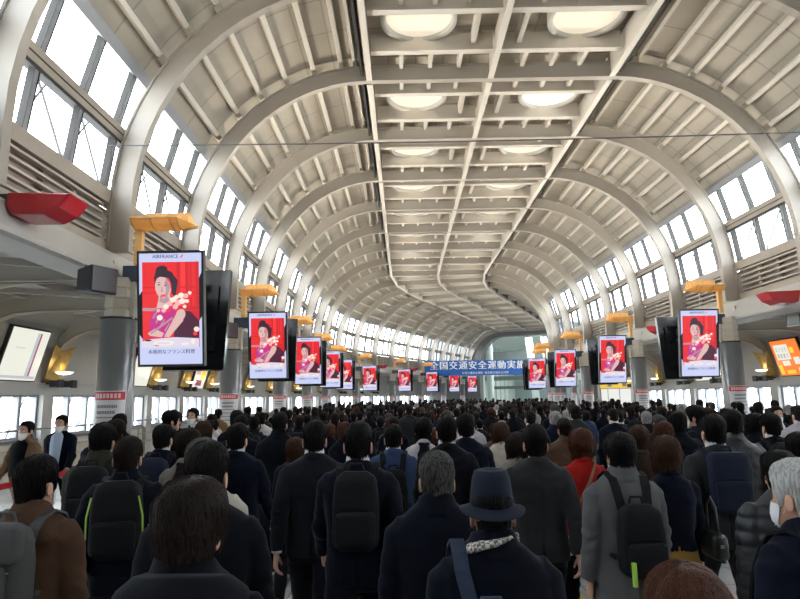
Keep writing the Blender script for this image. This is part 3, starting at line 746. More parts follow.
# added trough lamps, unseen, on the ledges to brighten the vault warmly
m_fill_trough=mat('fill_trough_white',(.8,.78,.72),.5)
tr=empty('ledge_fill'); b=MB(); b.box(-.05,.05,-1.3,1.3,0,.07); b.build('trough',m_fill_trough,tr); fs=True
for side in (-1,1):
    for k in range(1,20):
        o=tr if fs else copy_tree(tr); fs=False
        o.location=W(k+.5,mx(-1.545,side),.762); o.rotation_euler=(0,0,heading(k+.5))
        tag(o,'added slim vault-fill trough on the %s ledge below the louvres, %s bay away'%(['left','right'][side>0],NTH[k-1]),'lamp','added fill troughs on the ledges')
        l=bpy.data.lights.new('ledge_fill_light','AREA'); l.shape='RECTANGLE'; l.size=.12; l.size_y=2.6; l.energy=LEDGE_FILL_W*(1 if k<8 else .5 if k<11 else .28); l.color=(1,.93,.80)
        lo=bpy.data.objects.new('ledge_fill_light',l); C.objects.link(lo); lo.parent=o; lo.location=(0,0,.09); lo.rotation_euler=(math.pi,math.radians(50 if side<0 else -50),0); l.spread=math.radians(130)
# ---------------------------------------------------------------- people
from mathutils import noise as mnoise
def sell(c,hw,hd,n=20,p=2.3,lean=0):
    out=[]
    for i in range(n):
        t=2*math.pi*i/n; a=math.cos(t); b=math.sin(t)
        out.append(Vector((c[0]+hw*math.copysign(abs(a)**(2/p),a), c[1]+hd*math.copysign(abs(b)**(2/p),b), c[2]+lean*b)))
    return out
def voxel(mb,size,name,mats,smooth=2,disp=None,decim=None):
    me=mb.mesh('tmp',[]); o=bpy.data.objects.new('tmp',me); C.objects.link(o)
    r=o.modifiers.new('r','REMESH'); r.mode='VOXEL'; r.voxel_size=size; r.use_smooth_shade=True
    if smooth: s=o.modifiers.new('s','SMOOTH'); s.factor=.6; s.iterations=smooth
    bpy.context.view_layer.update()
    m2=bpy.data.meshes.new_from_object(o.evaluated_get(bpy.context.evaluated_depsgraph_get())); m2.name=name
    bpy.data.objects.remove(o); bpy.data.meshes.remove(me)
    if disp:
        n=len(m2.vertices); co=np.empty(n*3); m2.vertices.foreach_get('co',co); co=co.reshape(-1,3)
        no=np.empty(n*3); m2.vertex_normals.foreach_get('vector',no) if hasattr(m2,'vertex_normals') else None; no=no.reshape(-1,3)
        d=np.array([disp(*v) for v in co]); co+=no*d[:,None]; m2.vertices.foreach_set('co',co.ravel())
    m2.materials.clear()
    for m in mats: m2.materials.append(m)
    m2.polygons.foreach_set('use_smooth',[True]*len(m2.polygons)); m2.update()
    return m2
CH=1.452  # chin height of the 1.72 m figure
def rot(v,ax,a): return Matrix.Rotation(a,3,ax)@v
def joints(pose,sex):
    w=.5*(.335 if sex=='m' else .295); hipw=.088
    J={}
    par={'L':(22,6,-19,28, -20,18, 17,24),'R':(-19,28,22,6, 17,24,-20,18),'S':(2,3,-3,5,-3,12,2,14),'l':(12,5,-11,18,-10,16,9,20)}[pose]
    hl,kl,hr,kr,al,el,ar,er=[math.radians(a) for a in par]
    J['par']=par
    for s,h,k_,a,e in ((-1,hl,kl,al,el),(1,hr,kr,ar,er)):
        hip=Vector((s*hipw,0,.90)); knee=hip+rot(Vector((0,0,-.42)),'X',h); ank=knee+rot(Vector((0,0,-.40)),'X',h-k_)
        J[s,'hip'],J[s,'knee'],J[s,'ank']=hip,knee,ank; J[s,'foot']=(h-k_)
        sh=Vector((s*w,-.012,1.385)); el_=sh+rot(rot(Vector((0,0,-.285)),'Y',-s*math.radians(9)),'X',a)
        wr=el_+rot(rot(Vector((0,0,-.245)),'Y',-s*math.radians(3)),'X',a+e)
        J[s,'sh'],J[s,'el'],J[s,'wr']=sh,el_,wr; J[s,'fd']=(wr-el_).normalized()
    lo=min(J[s,'ank'].z for s in (-1,1)); J['dz']=-(lo-.085)
    return J
def shiftJ(J):
    for k_,v in J.items():
        if isinstance(v,Vector): v.z+=J['dz'] if True else 0
HEAD=[(-.004,.018,.080,.045),(.008,.036,.093,.02),(.03,.050,.094,-.03),(.055,.060,.091,-.058),(.08,.067,.090,-.076),(.11,.073,.091,-.090),(.14,.077,.091,-.098),(.17,.076,.087,-.098),(.20,.068,.074,-.086),(.222,.050,.048,-.063),(.234,.022,.018,-.032)]
HEAD=[(z,hw*.93,yf,yb) for z,hw,yf,yb in HEAD]
def head_shape(mb,z0=CH,k=1):
    mb.loft([sell((0,(yf+yb)/2,z0+z),hw,(yf-yb)/2,20,2.15) for z,hw,yf,yb in HEAD],cap=True)
def hand(mb,s,wr,fd):
    d=fd; nrm=Vector((-s,0,0)); nrm=(nrm-d*nrm.dot(d)).normalized(); f=d.cross(nrm); f=f if f.y>0 else -f
    rings=[]
    for t,hw,ht in ((-.02,.024,.020),(.015,.030,.017),(.05,.040,.016),(.085,.041,.013)):
        c=wr+d*t; rings.append([c+f*hw*math.cos(a)+nrm*ht*math.sin(a) for a in [2*math.pi*i/12 for i in range(12)]])
    mb.loft(rings)
    for i,(off,L) in enumerate(((.030,.070),(.0105,.079),(-.009,.073),(-.028,.056))):
        b=wr+d*.078+f*off; p=[b]; a=.12+.05*i; c=d
        for q,(l,ang) in enumerate(((.45,.25),(.30,.45),(.25,.5))):
            a+=ang; p.append(p[-1]+(d*math.cos(a)+nrm*math.sin(a))*L*l)
        mb.tube(p,[.0088,.0085,.0078,.0062],8)
    b=wr+d*.02+f*.026; p=[b,b+(d*.6+f*.75+nrm*.3).normalized()*.03,b+(d*.75+f*.65+nrm*.35).normalized()*.058]; p.append(p[-1]+(d*.9+f*.15+nrm*.4).normalized()*.025)
    mb.tube(p,[.013,.0115,.0095,.007],8)
PROTO={}
LOD=0
m_skin=mat('skin',(.50,.28,.19),.5,spec=.4)
def body_mesh(pose,sex):
    key=('body',pose,sex,LOD)
    if key in PROTO: return PROTO[key]
    J=joints(pose,sex); mb=MB(); head_shape(mb)
    mb.tube([(0,-.035,1.36),(0,-.028,1.44),(0,-.018,CH+.02),(0,-.01,CH+.08)],[.07,.054,.053,.05] if sex=='m' else [.055,.045,.044,.045],14)
    mb.loft([[Vector((x,y,CH+z)) for x,y in ((-w,yb),(w,yb),(w*.5,yf),(-w*.5,yf))] for z,w,yb,yf in ((.075,.016,.08,.106),(.085,.014,.08,.110),(.105,.010,.08,.101),(.125,.008,.078,.094))])
    mb.loft([[Vector((x,y,CH+z)) for x,y in ((-w,.08),(w,.08),(w*.5,yf),(-w*.5,yf))] for z,w,yf in ((.040,.018,.096),(.047,.024,.101),(.056,.020,.097))])
    for s in (-1,1):
        mb.loft([[Vector((s*(.0665+ox),-.008+.020*k_*math.cos(a)-ox*.5,CH+.098+.033*k_*math.sin(a))) for a in [2*math.pi*i/10 for i in range(10)]] for ox,k_ in ((0,.6),(.006,1.0),(.014,1.0),(.016,.7))])
    sw=.17 if sex=='m' else .145
    mb.loft([sell((0,0,z),hw,hd,20,2.3) for z,hw,hd in ((.84,.14,.09),(.95,.145,.09),(1.08,.125,.085),(1.22,.15,.095),(1.33,sw*.85,.085),(1.38,sw*.6,.065),(1.43,.06,.05))])
    for s in (-1,1):
        mb.tube([J[s,'sh']+Vector((-s*.02,0,-.05)),J[s,'el'],J[s,'wr']],[.034,.034,.025],12); hand(mb,s,J[s,'wr'],J[s,'fd'])
        mb.tube([J[s,'hip'],J[s,'knee'],J[s,'ank']],[.075,.05,.034],12)
        a=J[s,'ank']; mb.tube([a+Vector((0,-.02,-.02)),a+Vector((0,.11,-.05))],[.03,.025],8)
    me=voxel(mb,(.0062,.013)[LOD],'person_body',[m_skin],1); me.transform(Matrix.Translation((0,0,J['dz'])))
    PROTO[key]=me; return me
def fold(amp,fz=9,seed=0,below=9):
    def f(x,y,z):
        n=mnoise.noise(Vector((x*7+seed,y*7,z*fz)))*.6+mnoise.noise(Vector((x*14+z*9,y*13+seed,z*15-x*6)))*.4
        r=1-abs(mnoise.noise(Vector((x*5+z*2.5+seed,y*5,z*6-x*2))))*3
        return amp*(n+.35*max(0,r)-.15)
    return f
RJ={ # jacket rings for a man: z, half width, half depth, y centre
 'suit':[(.835,.188,.137,0),(.87,.190,.137,0),(.93,.188,.134,0),(1.02,.174,.124,0),(1.12,.176,.122,-.003),(1.23,.192,.126,-.008),(1.31,.203,.120,-.012),(1.365,.198,.106,-.016),(1.405,.170,.092,-.019),(1.435,.130,.080,-.021),(1.46,.092,.070,-.022),(1.475,.074,.062,-.022)],
 'coat':[(.50,.230,.180,0),(.60,.225,.174,0),(.75,.212,.158,0),(.90,.200,.146,0),(1.02,.192,.138,0),(1.12,.192,.134,-.003),(1.23,.202,.134,-.008),(1.31,.210,.126,-.012),(1.37,.204,.112,-.016),(1.41,.175,.097,-.019),(1.44,.135,.084,-.021),(1.465,.098,.074,-.022),(1.48,.078,.066,-.022)],
 'short':[(.90,.155,.120,0),(.92,.178,.134,0),(.98,.194,.146,0),(1.08,.194,.146,0),(1.20,.200,.140,-.006),(1.30,.207,.130,-.010),(1.365,.200,.112,-.016),(1.405,.173,.096,-.019),(1.435,.132,.083,-.021),(1.462,.092,.072,-.022),(1.48,.074,.064,-.022)],
 'knit':[(.965,.158,.120,0),(.98,.170,.126,0),(1.01,.166,.121,0),(1.06,.158,.115,0),(1.18,.170,.120,-.005),(1.29,.186,.114,-.009),(1.36,.180,.098,-.014),(1.40,.150,.082,-.018),(1.43,.108,.068,-.02),(1.45,.070,.055,-.02)],
}
RJ['puffer']=RJ['short']
def jacket_mesh(kind,pose,sex):
    key=('jacket',kind,pose,sex,LOD)
    if key in PROTO: return PROTO[key]
    J=joints(pose,sex); mb=MB(); fx=1.0 if sex=='m' else .88
    mb.loft([sell((0,yc,z),hw*fx,hd*(1 if sex=='m' else .92),26,2.5) for z,hw,hd,yc in RJ[kind]])
    th={'suit':(.066,.056,.046),'coat':(.072,.062,.054),'short':(.070,.063,.05),'puffer':(.078,.072,.056),'knit':(.058,.050,.042)}[kind]
    if sex=='w': th=tuple(t*.88 for t in th)
    for s in (-1,1):
        sh,el,wr=J[s,'sh'],J[s,'el'],J[s,'wr']; m1=sh.lerp(el,.5); m2=el.lerp(wr,.5); end=el.lerp(wr,.93)
        mb.tube([sh+Vector((-s*.05,0,-.012)),sh+Vector((-s*.015,0,-.018)),sh+Vector((s*.004,0,-.045)),m1,el,m2,end],[th[0]*.62,th[0]*.92,th[0],th[0]*.96,th[1],(th[1]+th[2])/2,th[2]],16)
    # collar roll
    n=20; top=RJ[kind][-1]; rr=.070 if sex=='m' else .060
    mb.loft([sell((0,-.020,z),r,r*.95,20,2,lean=-.024) for z,r in ((1.435,rr+.020),(1.468,rr+.009),({'knit':1.465,'suit':1.476}.get(kind,1.503),rr+.001))])
    if kind=='coat': mb.loft([sell((0,-.022,z),r,r*.92,20,2,lean=-.026) for z,r in ((1.41,rr+.035),(1.45,rr+.024),(1.508,rr+.010))])
    amp={'suit':.013,'coat':.014,'short':.016,'puffer':.009,'knit':.012}[kind]
    base=fold(amp,9 if kind!='short' else 14,{'suit':0,'coat':3,'short':5,'puffer':8,'knit':11}[kind])
    def dsp(x,y,z):
        d=base(x,y,z)
        if kind in('suit','coat') and y<0 and abs(x)<.006 : d-=(.005 if kind=='suit' and z<1.38 else 0) if z>.95 else .012   # centre seam / vent
        if kind=='suit' and y<-.02 and .83<z<1.3 and abs(abs(x)-.10)<.004: d-=.003
        r=math.hypot(x-math.copysign(.0,x),y)
        if kind=='puffer': d+=.010*abs(math.sin(z*math.pi/.075))-.004
        if kind=='knit' and z<1.0: d+=.003*math.sin(math.atan2(y,x)*60)
        # sleeve creases near the elbow
        if abs(x)>.2: d+=.004*math.sin(z*75+y*25+mnoise.noise(Vector((x*9,y*9,z*9)))*5)*max(0,1-abs(z-1.11)/.17)
        return d
    me=voxel(mb,(.0085,.018)[LOD],'jacket',[None],3-LOD,dsp); me.transform(Matrix.Translation((0,0,J['dz'])))
    PROTO[key]=me; return me
def trousers_mesh(pose,sex,kind='trousers'):
    key=(kind,pose,sex,LOD)
    if key in PROTO: return PROTO[key]
    J=joints(pose,sex); mb=MB(); w=1.0 if sex=='m' else .92
    if kind=='trousers':
        mb.loft([sell((0,0,z),hw*w,hd*w,20,2.3) for z,hw,hd in ((.80,.165,.115),(.86,.176,.128),(.93,.170,.122),(1.03,.152,.108))])
        for s in (-1,1):
            h,k_,a=J[s,'hip'],J[s,'knee'],J[s,'ank']
            mb.tube([h+Vector((0,0,.02)),h.lerp(k_,.35),k_,k_.lerp(a,.5),a.lerp(k_,.02)],[.098*w,.094*w,.074*w,.070*w,.064*w],16)
        f=fold(.008,10,2)
        def dsp(x,y,z): return f(x,y,z)+.003*math.sin(z*60+x*20)*(1 if z<.25 or .4<z<.55 else .3)
        me=voxel(mb,(.0095,.02)[LOD],'trousers',[None],3-LOD,dsp)
    else:
        n=96; rings=[]
        lo={'skirt':.50,'longskirt':.30}[kind]
        for i in range(14):
            t=i/13; z=1.02+(lo-1.02)*t; rr=[]
            for j in range(n):
                a=2*math.pi*j/n; pl=1+.055*t*math.sin(a*14)+.02*t*math.sin(a*5)
                rr.append(Vector((math.cos(a)*(.145+.085*t)*pl,math.sin(a)*(.105+.10*t)*pl,z)))
            rings.append(rr)
        mb.loft(rings); me=mb.mesh('skirt',[None])
    me.transform(Matrix.Translation((0,0,J['dz']))); PROTO[key]=me; return me
m_shoe=mat('shoe_leather',(.012,.010,.010),.3)
def shoes_mesh(pose,sex):
    key=('shoes',pose,sex)
    if key in PROTO: return PROTO[key]
    J=joints(pose,sex); mb=MB()
    for s in (-1,1):
        a=J[s,'ank']; ang=J[s,'foot'] if J[s,'foot']<-.2 else 0
        rings=[]
        for y,hw,h,zz in ((-.075,.026,.05,0),(-.06,.034,.085,0),(-.01,.036,.09,0),(.05,.040,.06,0),(.11,.045,.045,0),(.16,.038,.034,0),(.185,.020,.022,.002)):
            r=[]
            for i in range(14):
                t=2*math.pi*i/14; r.append(Vector((hw*math.cos(t),y,max(zz,0)+h/2+h/2*math.sin(t)*(1) if math.sin(t)>0 else zz+h/2+ (h/2)*max(math.sin(t)*1.6,-1))))
            rings.append([a+rot(v+Vector((0,0,-.085)),'X',ang) for v in r])
        mb.loft(rings)
    me=mb.mesh('shoes',[m_shoe]); me.transform(Matrix.Translation((0,0,J['dz']))); PROTO[key]=me; return me
# hair -------------------------------------------------------------
def interp(x,pts):
    for (a,b),(c,d) in zip(pts,pts[1:]):
        if x<=c: t=(x-a)/(c-a); t=t*t*(3-2*t); return b+(d-b)*t
    return pts[-1][1]
def head_r(z):   # half width, y front, y back of the skull at height z above chin
    z=min(max(z,HEAD[0][0]),HEAD[-1][0])
    for a,b in zip(HEAD,HEAD[1:]):
        if z<=b[0]:
            t=(z-a[0])/(b[0]-a[0]); return tuple(a[i]+(b[i]-a[i])*t for i in (1,2,3))
HST={ # style: lower edge height by azimuth (0 front .. 180 back), thickness top, thickness at the edge
 'crop':([(0,.205),(35,.195),(55,.165),(66,.105),(78,.10),(88,.135),(104,.13),(118,.06),(180,.022)],.011,.002),
 'short':([(0,.195),(35,.185),(55,.155),(66,.095),(78,.085),(88,.125),(104,.12),(118,.045),(180,.004)],.015,.003),
 'full':([(0,.170),(35,.160),(55,.125),(66,.07),(80,.06),(90,.08),(104,.07),(118,.01),(180,-.004)],.020,.010),
 'bob':([(0,.165),(30,.165),(48,.12),(58,.01),(75,-.005),(110,-.02),(180,-.035)],.020,.020),
 'long':([(0,.170),(30,.165),(45,.12),(58,-.04),(80,-.13),(110,-.19),(180,-.22)],.017,.018),
}
def hair_mesh(style,seed=0,locks=800):
    key=('hair',style,seed,locks)
    if key in PROTO: return PROTO[key]
    edge,tt,tb=HST[style]; rnd=random.Random(seed+len(style)*7); N=40; Sg=16
    def pt(az,s,lift=0):   # az degrees signed, s 0 bottom..1 crown
        zb=interp(abs(az),edge); zt=.236+tt*.9; u=math.sin(s*math.pi/2)**.9 if s>0 else 0; z=zb+(zt-zb)*u
        a=math.radians(az); zz=min(z,.232)
        hw,yf,yb=head_r(max(zz,.06) if style in('bob','long') else zz); 
        if style in('crop','short','full') and z<.10:
            f_=min(1,(.10-z)/.12); hw=max(hw,.0705-.016*f_); yb=min(yb,-.090+.022*f_)
        DZ=.160; over=max(0,(z-DZ)/(zt-DZ)); sh=math.sqrt(max(0,1-over**2.35))
        th=tb+(tt-tb)*min(1,s*2.2)**.7
        if s<.06 and style in('crop','short','full'): th*=.35+.65*s/.06
        if style=='bob': th=tb*(1-.55*max(0,(.02-z)/.055)) if z<.02 else th
        if style=='bob' and .02<z<.14: th+=.008
        if z>DZ:
            hw,yf,yb=head_r(DZ); hw=(hw+th)*sh; yf_=(yf+th*.6)*sh; yb_=(yb-th)*sh; th=0
        else: yf_=yf+th*.7; yb_=yb-th; hw=hw+th
        if style in('crop','short'): hw-=.0055*min(1,s*3)
        c=(yf_+yb_)/2; hd=(yf_-yb_)/2
        x=math.sin(a)*hw; y=c+math.cos(a)*hd
        if style=='long' and z<.02:
            k_=(.02-z)/.24; y=y*(1-.0)-.058*min(1,k_*1.6)*(1 if y<.02 else .5)
            x*=1+.18*math.sin(min(1,k_*1.2)*math.pi*.6)
        nn=mnoise.noise(Vector((x*22+seed*3,y*22,z*14)))*(.004 if style in('crop','short') else .006)+mnoise.noise(Vector((x*60,y*60+seed,z*20)))*.0015
        rr=Vector((x,y,0)); L=rr.length or 1
        out=1+(nn+lift)/max(L,.03)
        return Vector((x*out,y*out,CH+z+(lift+nn)*max(0,over)))
    mb=MB(); rings=[]
    for j in range(Sg+1):
        s=j/Sg; s=.999 if j==Sg else s
        rings.append([pt(-180+360*i/N,s) for i in range(N)])
    inner=[ [v*1 for v in r] for r in rings[:1]]
    # closed underside
    under=[Vector((v.x*.72,v.y*.72,v.z+ (.03 if style in('bob','long') else .012))) for v in rings[0]]
    mb.loft([under]+rings)
    for q in range(locks):
        az=rnd.uniform(-180,180); s0=rnd.random()**.7*.97; 
        if style in('crop',): ln=.10
        else: ln=rnd.uniform(.16,.42)
        s1=max(-.02,s0-ln); w=rnd.uniform(.0016,.0042)*(1 if locks>200 else 1.5)*(1 if style!='crop' else .7); sweep=rnd.uniform(-14,14); P=[]
        for i in range(5):
            t=i/4; s=max(0,s0+(s1-s0)*t); lift=.0012+.0028*math.sin(t*math.pi*.85) if style!='crop' else .001+.001*t
            if t==1: lift+=rnd.uniform(-.001,.004)
            P.append(pt(max(-180,min(180,az+sweep*t)),s,lift*rnd.uniform(.8,1.2))+ (Vector((0,0,-rnd.uniform(0,.012))) if t==1 and s<=.02 else Vector()))
        mb.tube(P,[w*.5,w,w,w*.8,w*.12],3,cap=False,sy=.5)
    me=mb.mesh('hair',[None]); PROTO[key]=me; return me
def hair_mat(name,c,rough=.38,grey=None):
    if name in MATS: return MATS[name]
    m=mat(name,c,rough+.16,spec=.12,bump=.35,bscale=60,stretch=(3,3,.35)); 
    if grey:
        nt=m.node_tree; b=nt.nodes['Principled BSDF']; t=nt.nodes.new('ShaderNodeTexNoise'); t.inputs['Scale'].default_value=70; co=nt.nodes.new('ShaderNodeTexCoord'); mp=nt.nodes.new('ShaderNodeMapping'); mp.inputs['Scale'].default_value=(2,2,.3)
        nt.links.new(co.outputs['Object'],mp.inputs[0]); nt.links.new(mp.outputs[0],t.inputs[0]); x=nt.nodes.new('ShaderNodeMix'); x.data_type='RGBA'; x.inputs['A'].default_value=(*c,1); x.inputs['B'].default_value=(*grey,1)
        r=nt.nodes.new('ShaderNodeMapRange'); r.inputs['From Min'].default_value=.35; r.inputs['From Max'].default_value=.6; nt.links.new(t.outputs[0],r.inputs[0]); nt.links.new(r.outputs[0],x.inputs['Factor']); nt.links.new(x.outputs['Result'],b.inputs['Base Color'])
    return m
HM={'black':hair_mat('hair_black',(.005,.0045,.0045)),'dark':hair_mat('hair_dark_brown',(.013,.008,.006)),'brown':hair_mat('hair_brown',(.045,.021,.012)),'red':hair_mat('hair_reddish_brown',(.060,.020,.010),.30),
    'grey':hair_mat('hair_grey',(.10,.10,.10),.45,(.36,.36,.35)),'saltpepper':hair_mat('hair_dark_grey',(.010,.010,.010),.42,(.085,.082,.08)),'white':hair_mat('hair_white',(.35,.35,.34),.5,(.62,.62,.60))}
def cloth(name,c,rough=.85): return mat('cloth_'+name,tuple(max(.0015,q*(.36 if max(c)<.1 else .7)) for q in c),rough,spec=.10,sheen=.07,bump=.12,bscale=90,var=.10,vscale=7)
FM={'black':cloth('black',(.010,.011,.017)),'charcoal':cloth('charcoal',(.020,.022,.030)),'grey':cloth('grey',(.060,.062,.066)),'midgrey':cloth('mid_grey',(.13,.13,.135)),'navy':cloth('navy',(.010,.014,.036)),'darknavy':cloth('dark_navy',(.007,.010,.024)),
    'blue':cloth('blue',(.045,.075,.16)),'steel':cloth('steel_blue',(.020,.045,.12)),'brown':cloth('brown',(.105,.058,.036)),'darkbrown':cloth('dark_brown',(.028,.017,.012)),'beige':cloth('beige',(.46,.38,.29)),'cream':cloth('cream',(.60,.55,.46)),
    'greige':cloth('grey_beige',(.20,.18,.155)),'olive':cloth('olive',(.085,.085,.060)),'red':cloth('red',(.42,.018,.012)),'lilac':cloth('pale_lilac',(.50,.48,.52)),'pink':cloth('pale_pink',(.62,.45,.44)),'yellow':cloth('mustard',(.42,.25,.07)),
    'white':cloth('white',(.72,.72,.72)),'leather':mat('black_leather',(.005,.005,.006),.5,bump=.3,bscale=35),'jean':cloth('denim',(.03,.045,.09)),'slate':cloth('slate',(.035,.045,.075)),'tan':cloth('tan',(.27,.17,.10)),'puffblack':mat('black_nylon',(.006,.008,.011),.55,bump=.15,bscale=25)}
FN={'black':'black','charcoal':'charcoal','grey':'dark grey','midgrey':'mid grey','navy':'navy','darknavy':'dark navy','blue':'blue','steel':'steel blue','brown':'brown','darkbrown':'dark brown','beige':'beige','cream':'cream','greige':'grey-beige','olive':'olive','red':'red','lilac':'pale lilac','pink':'pale pink','white':'white','slate':'slate','tan':'tan','leather':'black leather','puffblack':'black quilted'}
TINT={}
def obm(name,me,m,parent):
    if m is not None:      # one mesh per shape and colour, shared by every copy
        key=(me.name,m.name)
        if key not in TINT:
            c=me.copy()
            c.materials[0]=m; TINT[key]=c
        me=TINT[key]
    o=bpy.data.objects.new(name,me); C.objects.link(o); o.parent=parent
    return o
def collar_mesh(sex):
    key=('collar',sex)
    if key in PROTO: return PROTO[key]
    mb=MB(); rr=.064 if sex=='m' else .054
    mb.loft([sell((0,-.022,z),r,r*.95,24,2,lean=-.026) for z,r in ((1.45,rr+.006),(1.49,rr+.002),(1.516,rr-.001),(1.517,rr-.005),(1.47,rr-.005))],cap=False)
    me=mb.mesh('shirt_collar',[None]); PROTO[key]=me; return me
def cuff_mesh(pose,sex,s):
    key=('cuffs',pose,sex,s)
    if key in PROTO: return PROTO[key]
    J=joints(pose,sex); mb=MB(); el,wr=J[s,'el'],J[s,'wr']; mb.tube([el.lerp(wr,.86),el.lerp(wr,.985)],[.034,.033],14)
    me=mb.mesh('shirt_cuff',[None]); me.transform(Matrix.Translation((0,0,J['dz']))); PROTO[key]=me; return me
m_mask=mat('face_mask',(.75,.76,.77),.8)
def mask_mesh():
    if 'mask' in PROTO: return PROTO['mask']
    mb=MB(); rings=[]
    for z in (-.008,.015,.04,.065,.088):
        hw,yf,yb=head_r(z); c=(yf+yb)/2; hd=(yf-yb)/2; k_=.010+.012*math.sin((z+.008)/.1*math.pi)
        rings.append([Vector((math.sin(a)*(hw+.005),c+math.cos(a)*(hd+k_*max(0,math.cos(a))+.004),CH+z)) for a in [math.radians(-72+144*i/16) for i in range(17)]])
    vs=[v for r in rings for v in r]; mb.add(vs,[(i*17+j,i*17+j+1,(i+1)*17+j+1,(i+1)*17+j) for i in range(4) for j in range(16)],0,True)
    for s in (-1,1):
        for z in (.0,.08): 
            hw,yf,yb=head_r(z); mb.tube([(s*(hw*.93+.003),(yf+yb)/2+.032,CH+z),(s*.077,-.02,CH+.10)],.0015,4)
    PROTO['mask']=mb.mesh('face_mask',[m_mask]); return PROTO['mask']
m_eyew=mat('eye_white',(.7,.7,.68),.3); m_eyed=mat('eye_dark',(.01,.008,.006),.2)
def eyes_mesh():
    if 'eyes' in PROTO: return PROTO['eyes']
    mb=MB()
    for s in (-1,1):
        c=Vector((s*.031,.081,CH+.118))
        for r,mi,dy in ((.0125,0,0),(.0070,1,.0072)):
            mb.loft([[c+Vector((r*1.1*math.cos(t)*math.sin(p),dy+r*math.cos(p),r*.62*math.sin(t)*math.sin(p))) for t in [2*math.pi*i/12 for i in range(12)]] for p in (.05,.4,.8,1.2,1.6)],mi)
        mb.tube([c+Vector((-.017,.006,.016)),c+Vector((0,.011,.021)),c+Vector((.017,.004,.017))],[.002,.0035,.002],6,1)
    PROTO['eyes']=mb.mesh('eyes',[m_eyew,m_eyed]); return PROTO['eyes']
# bags -------------------------------------------------------------
m_zip=mat('zip_metal',(.35,.35,.36),.35,.8)
def rbox(mb,x0,x1,y0,y1,z0,z1,r,mi=0,taper=1.0,n=7):
    """rounded bag-like solid"""
    cx_,cy_=(x0+x1)/2,(y0+y1)/2; hw,hd=(x1-x0)/2,(y1-y0)/2; rings=[]
    for i in range(n*2+2):
        t=i/(n*2+1); z=z0+(z1-z0)*t; e=min(t,1-t)*(z1-z0); k_=1 if e>r else math.sqrt(max(0.02,1-(1-e/r)**2)); 
        s=(1 if t<.6 else 1-(1-taper)*(t-.6)/.4)
        rings.append(sell((cx_,cy_,z),(hw-r+r*k_)*s,(hd-r*.6+r*.6*k_)*s,24,4.5))
    mb.loft(rings,mi)
from mathutils.bvhtree import BVHTree
def jacket_bvh(jk,sex):
    key=('bvh',jk,sex)
    if key not in PROTO:
        me=jacket_mesh(jk,'S',sex); dz=joints('S',sex)['dz']
        PROTO[key]=BVHTree.FromPolygons([v.co-Vector((0,0,dz)) for v in me.vertices],[p.vertices[:] for p in me.polygons])
    return PROTO[key]
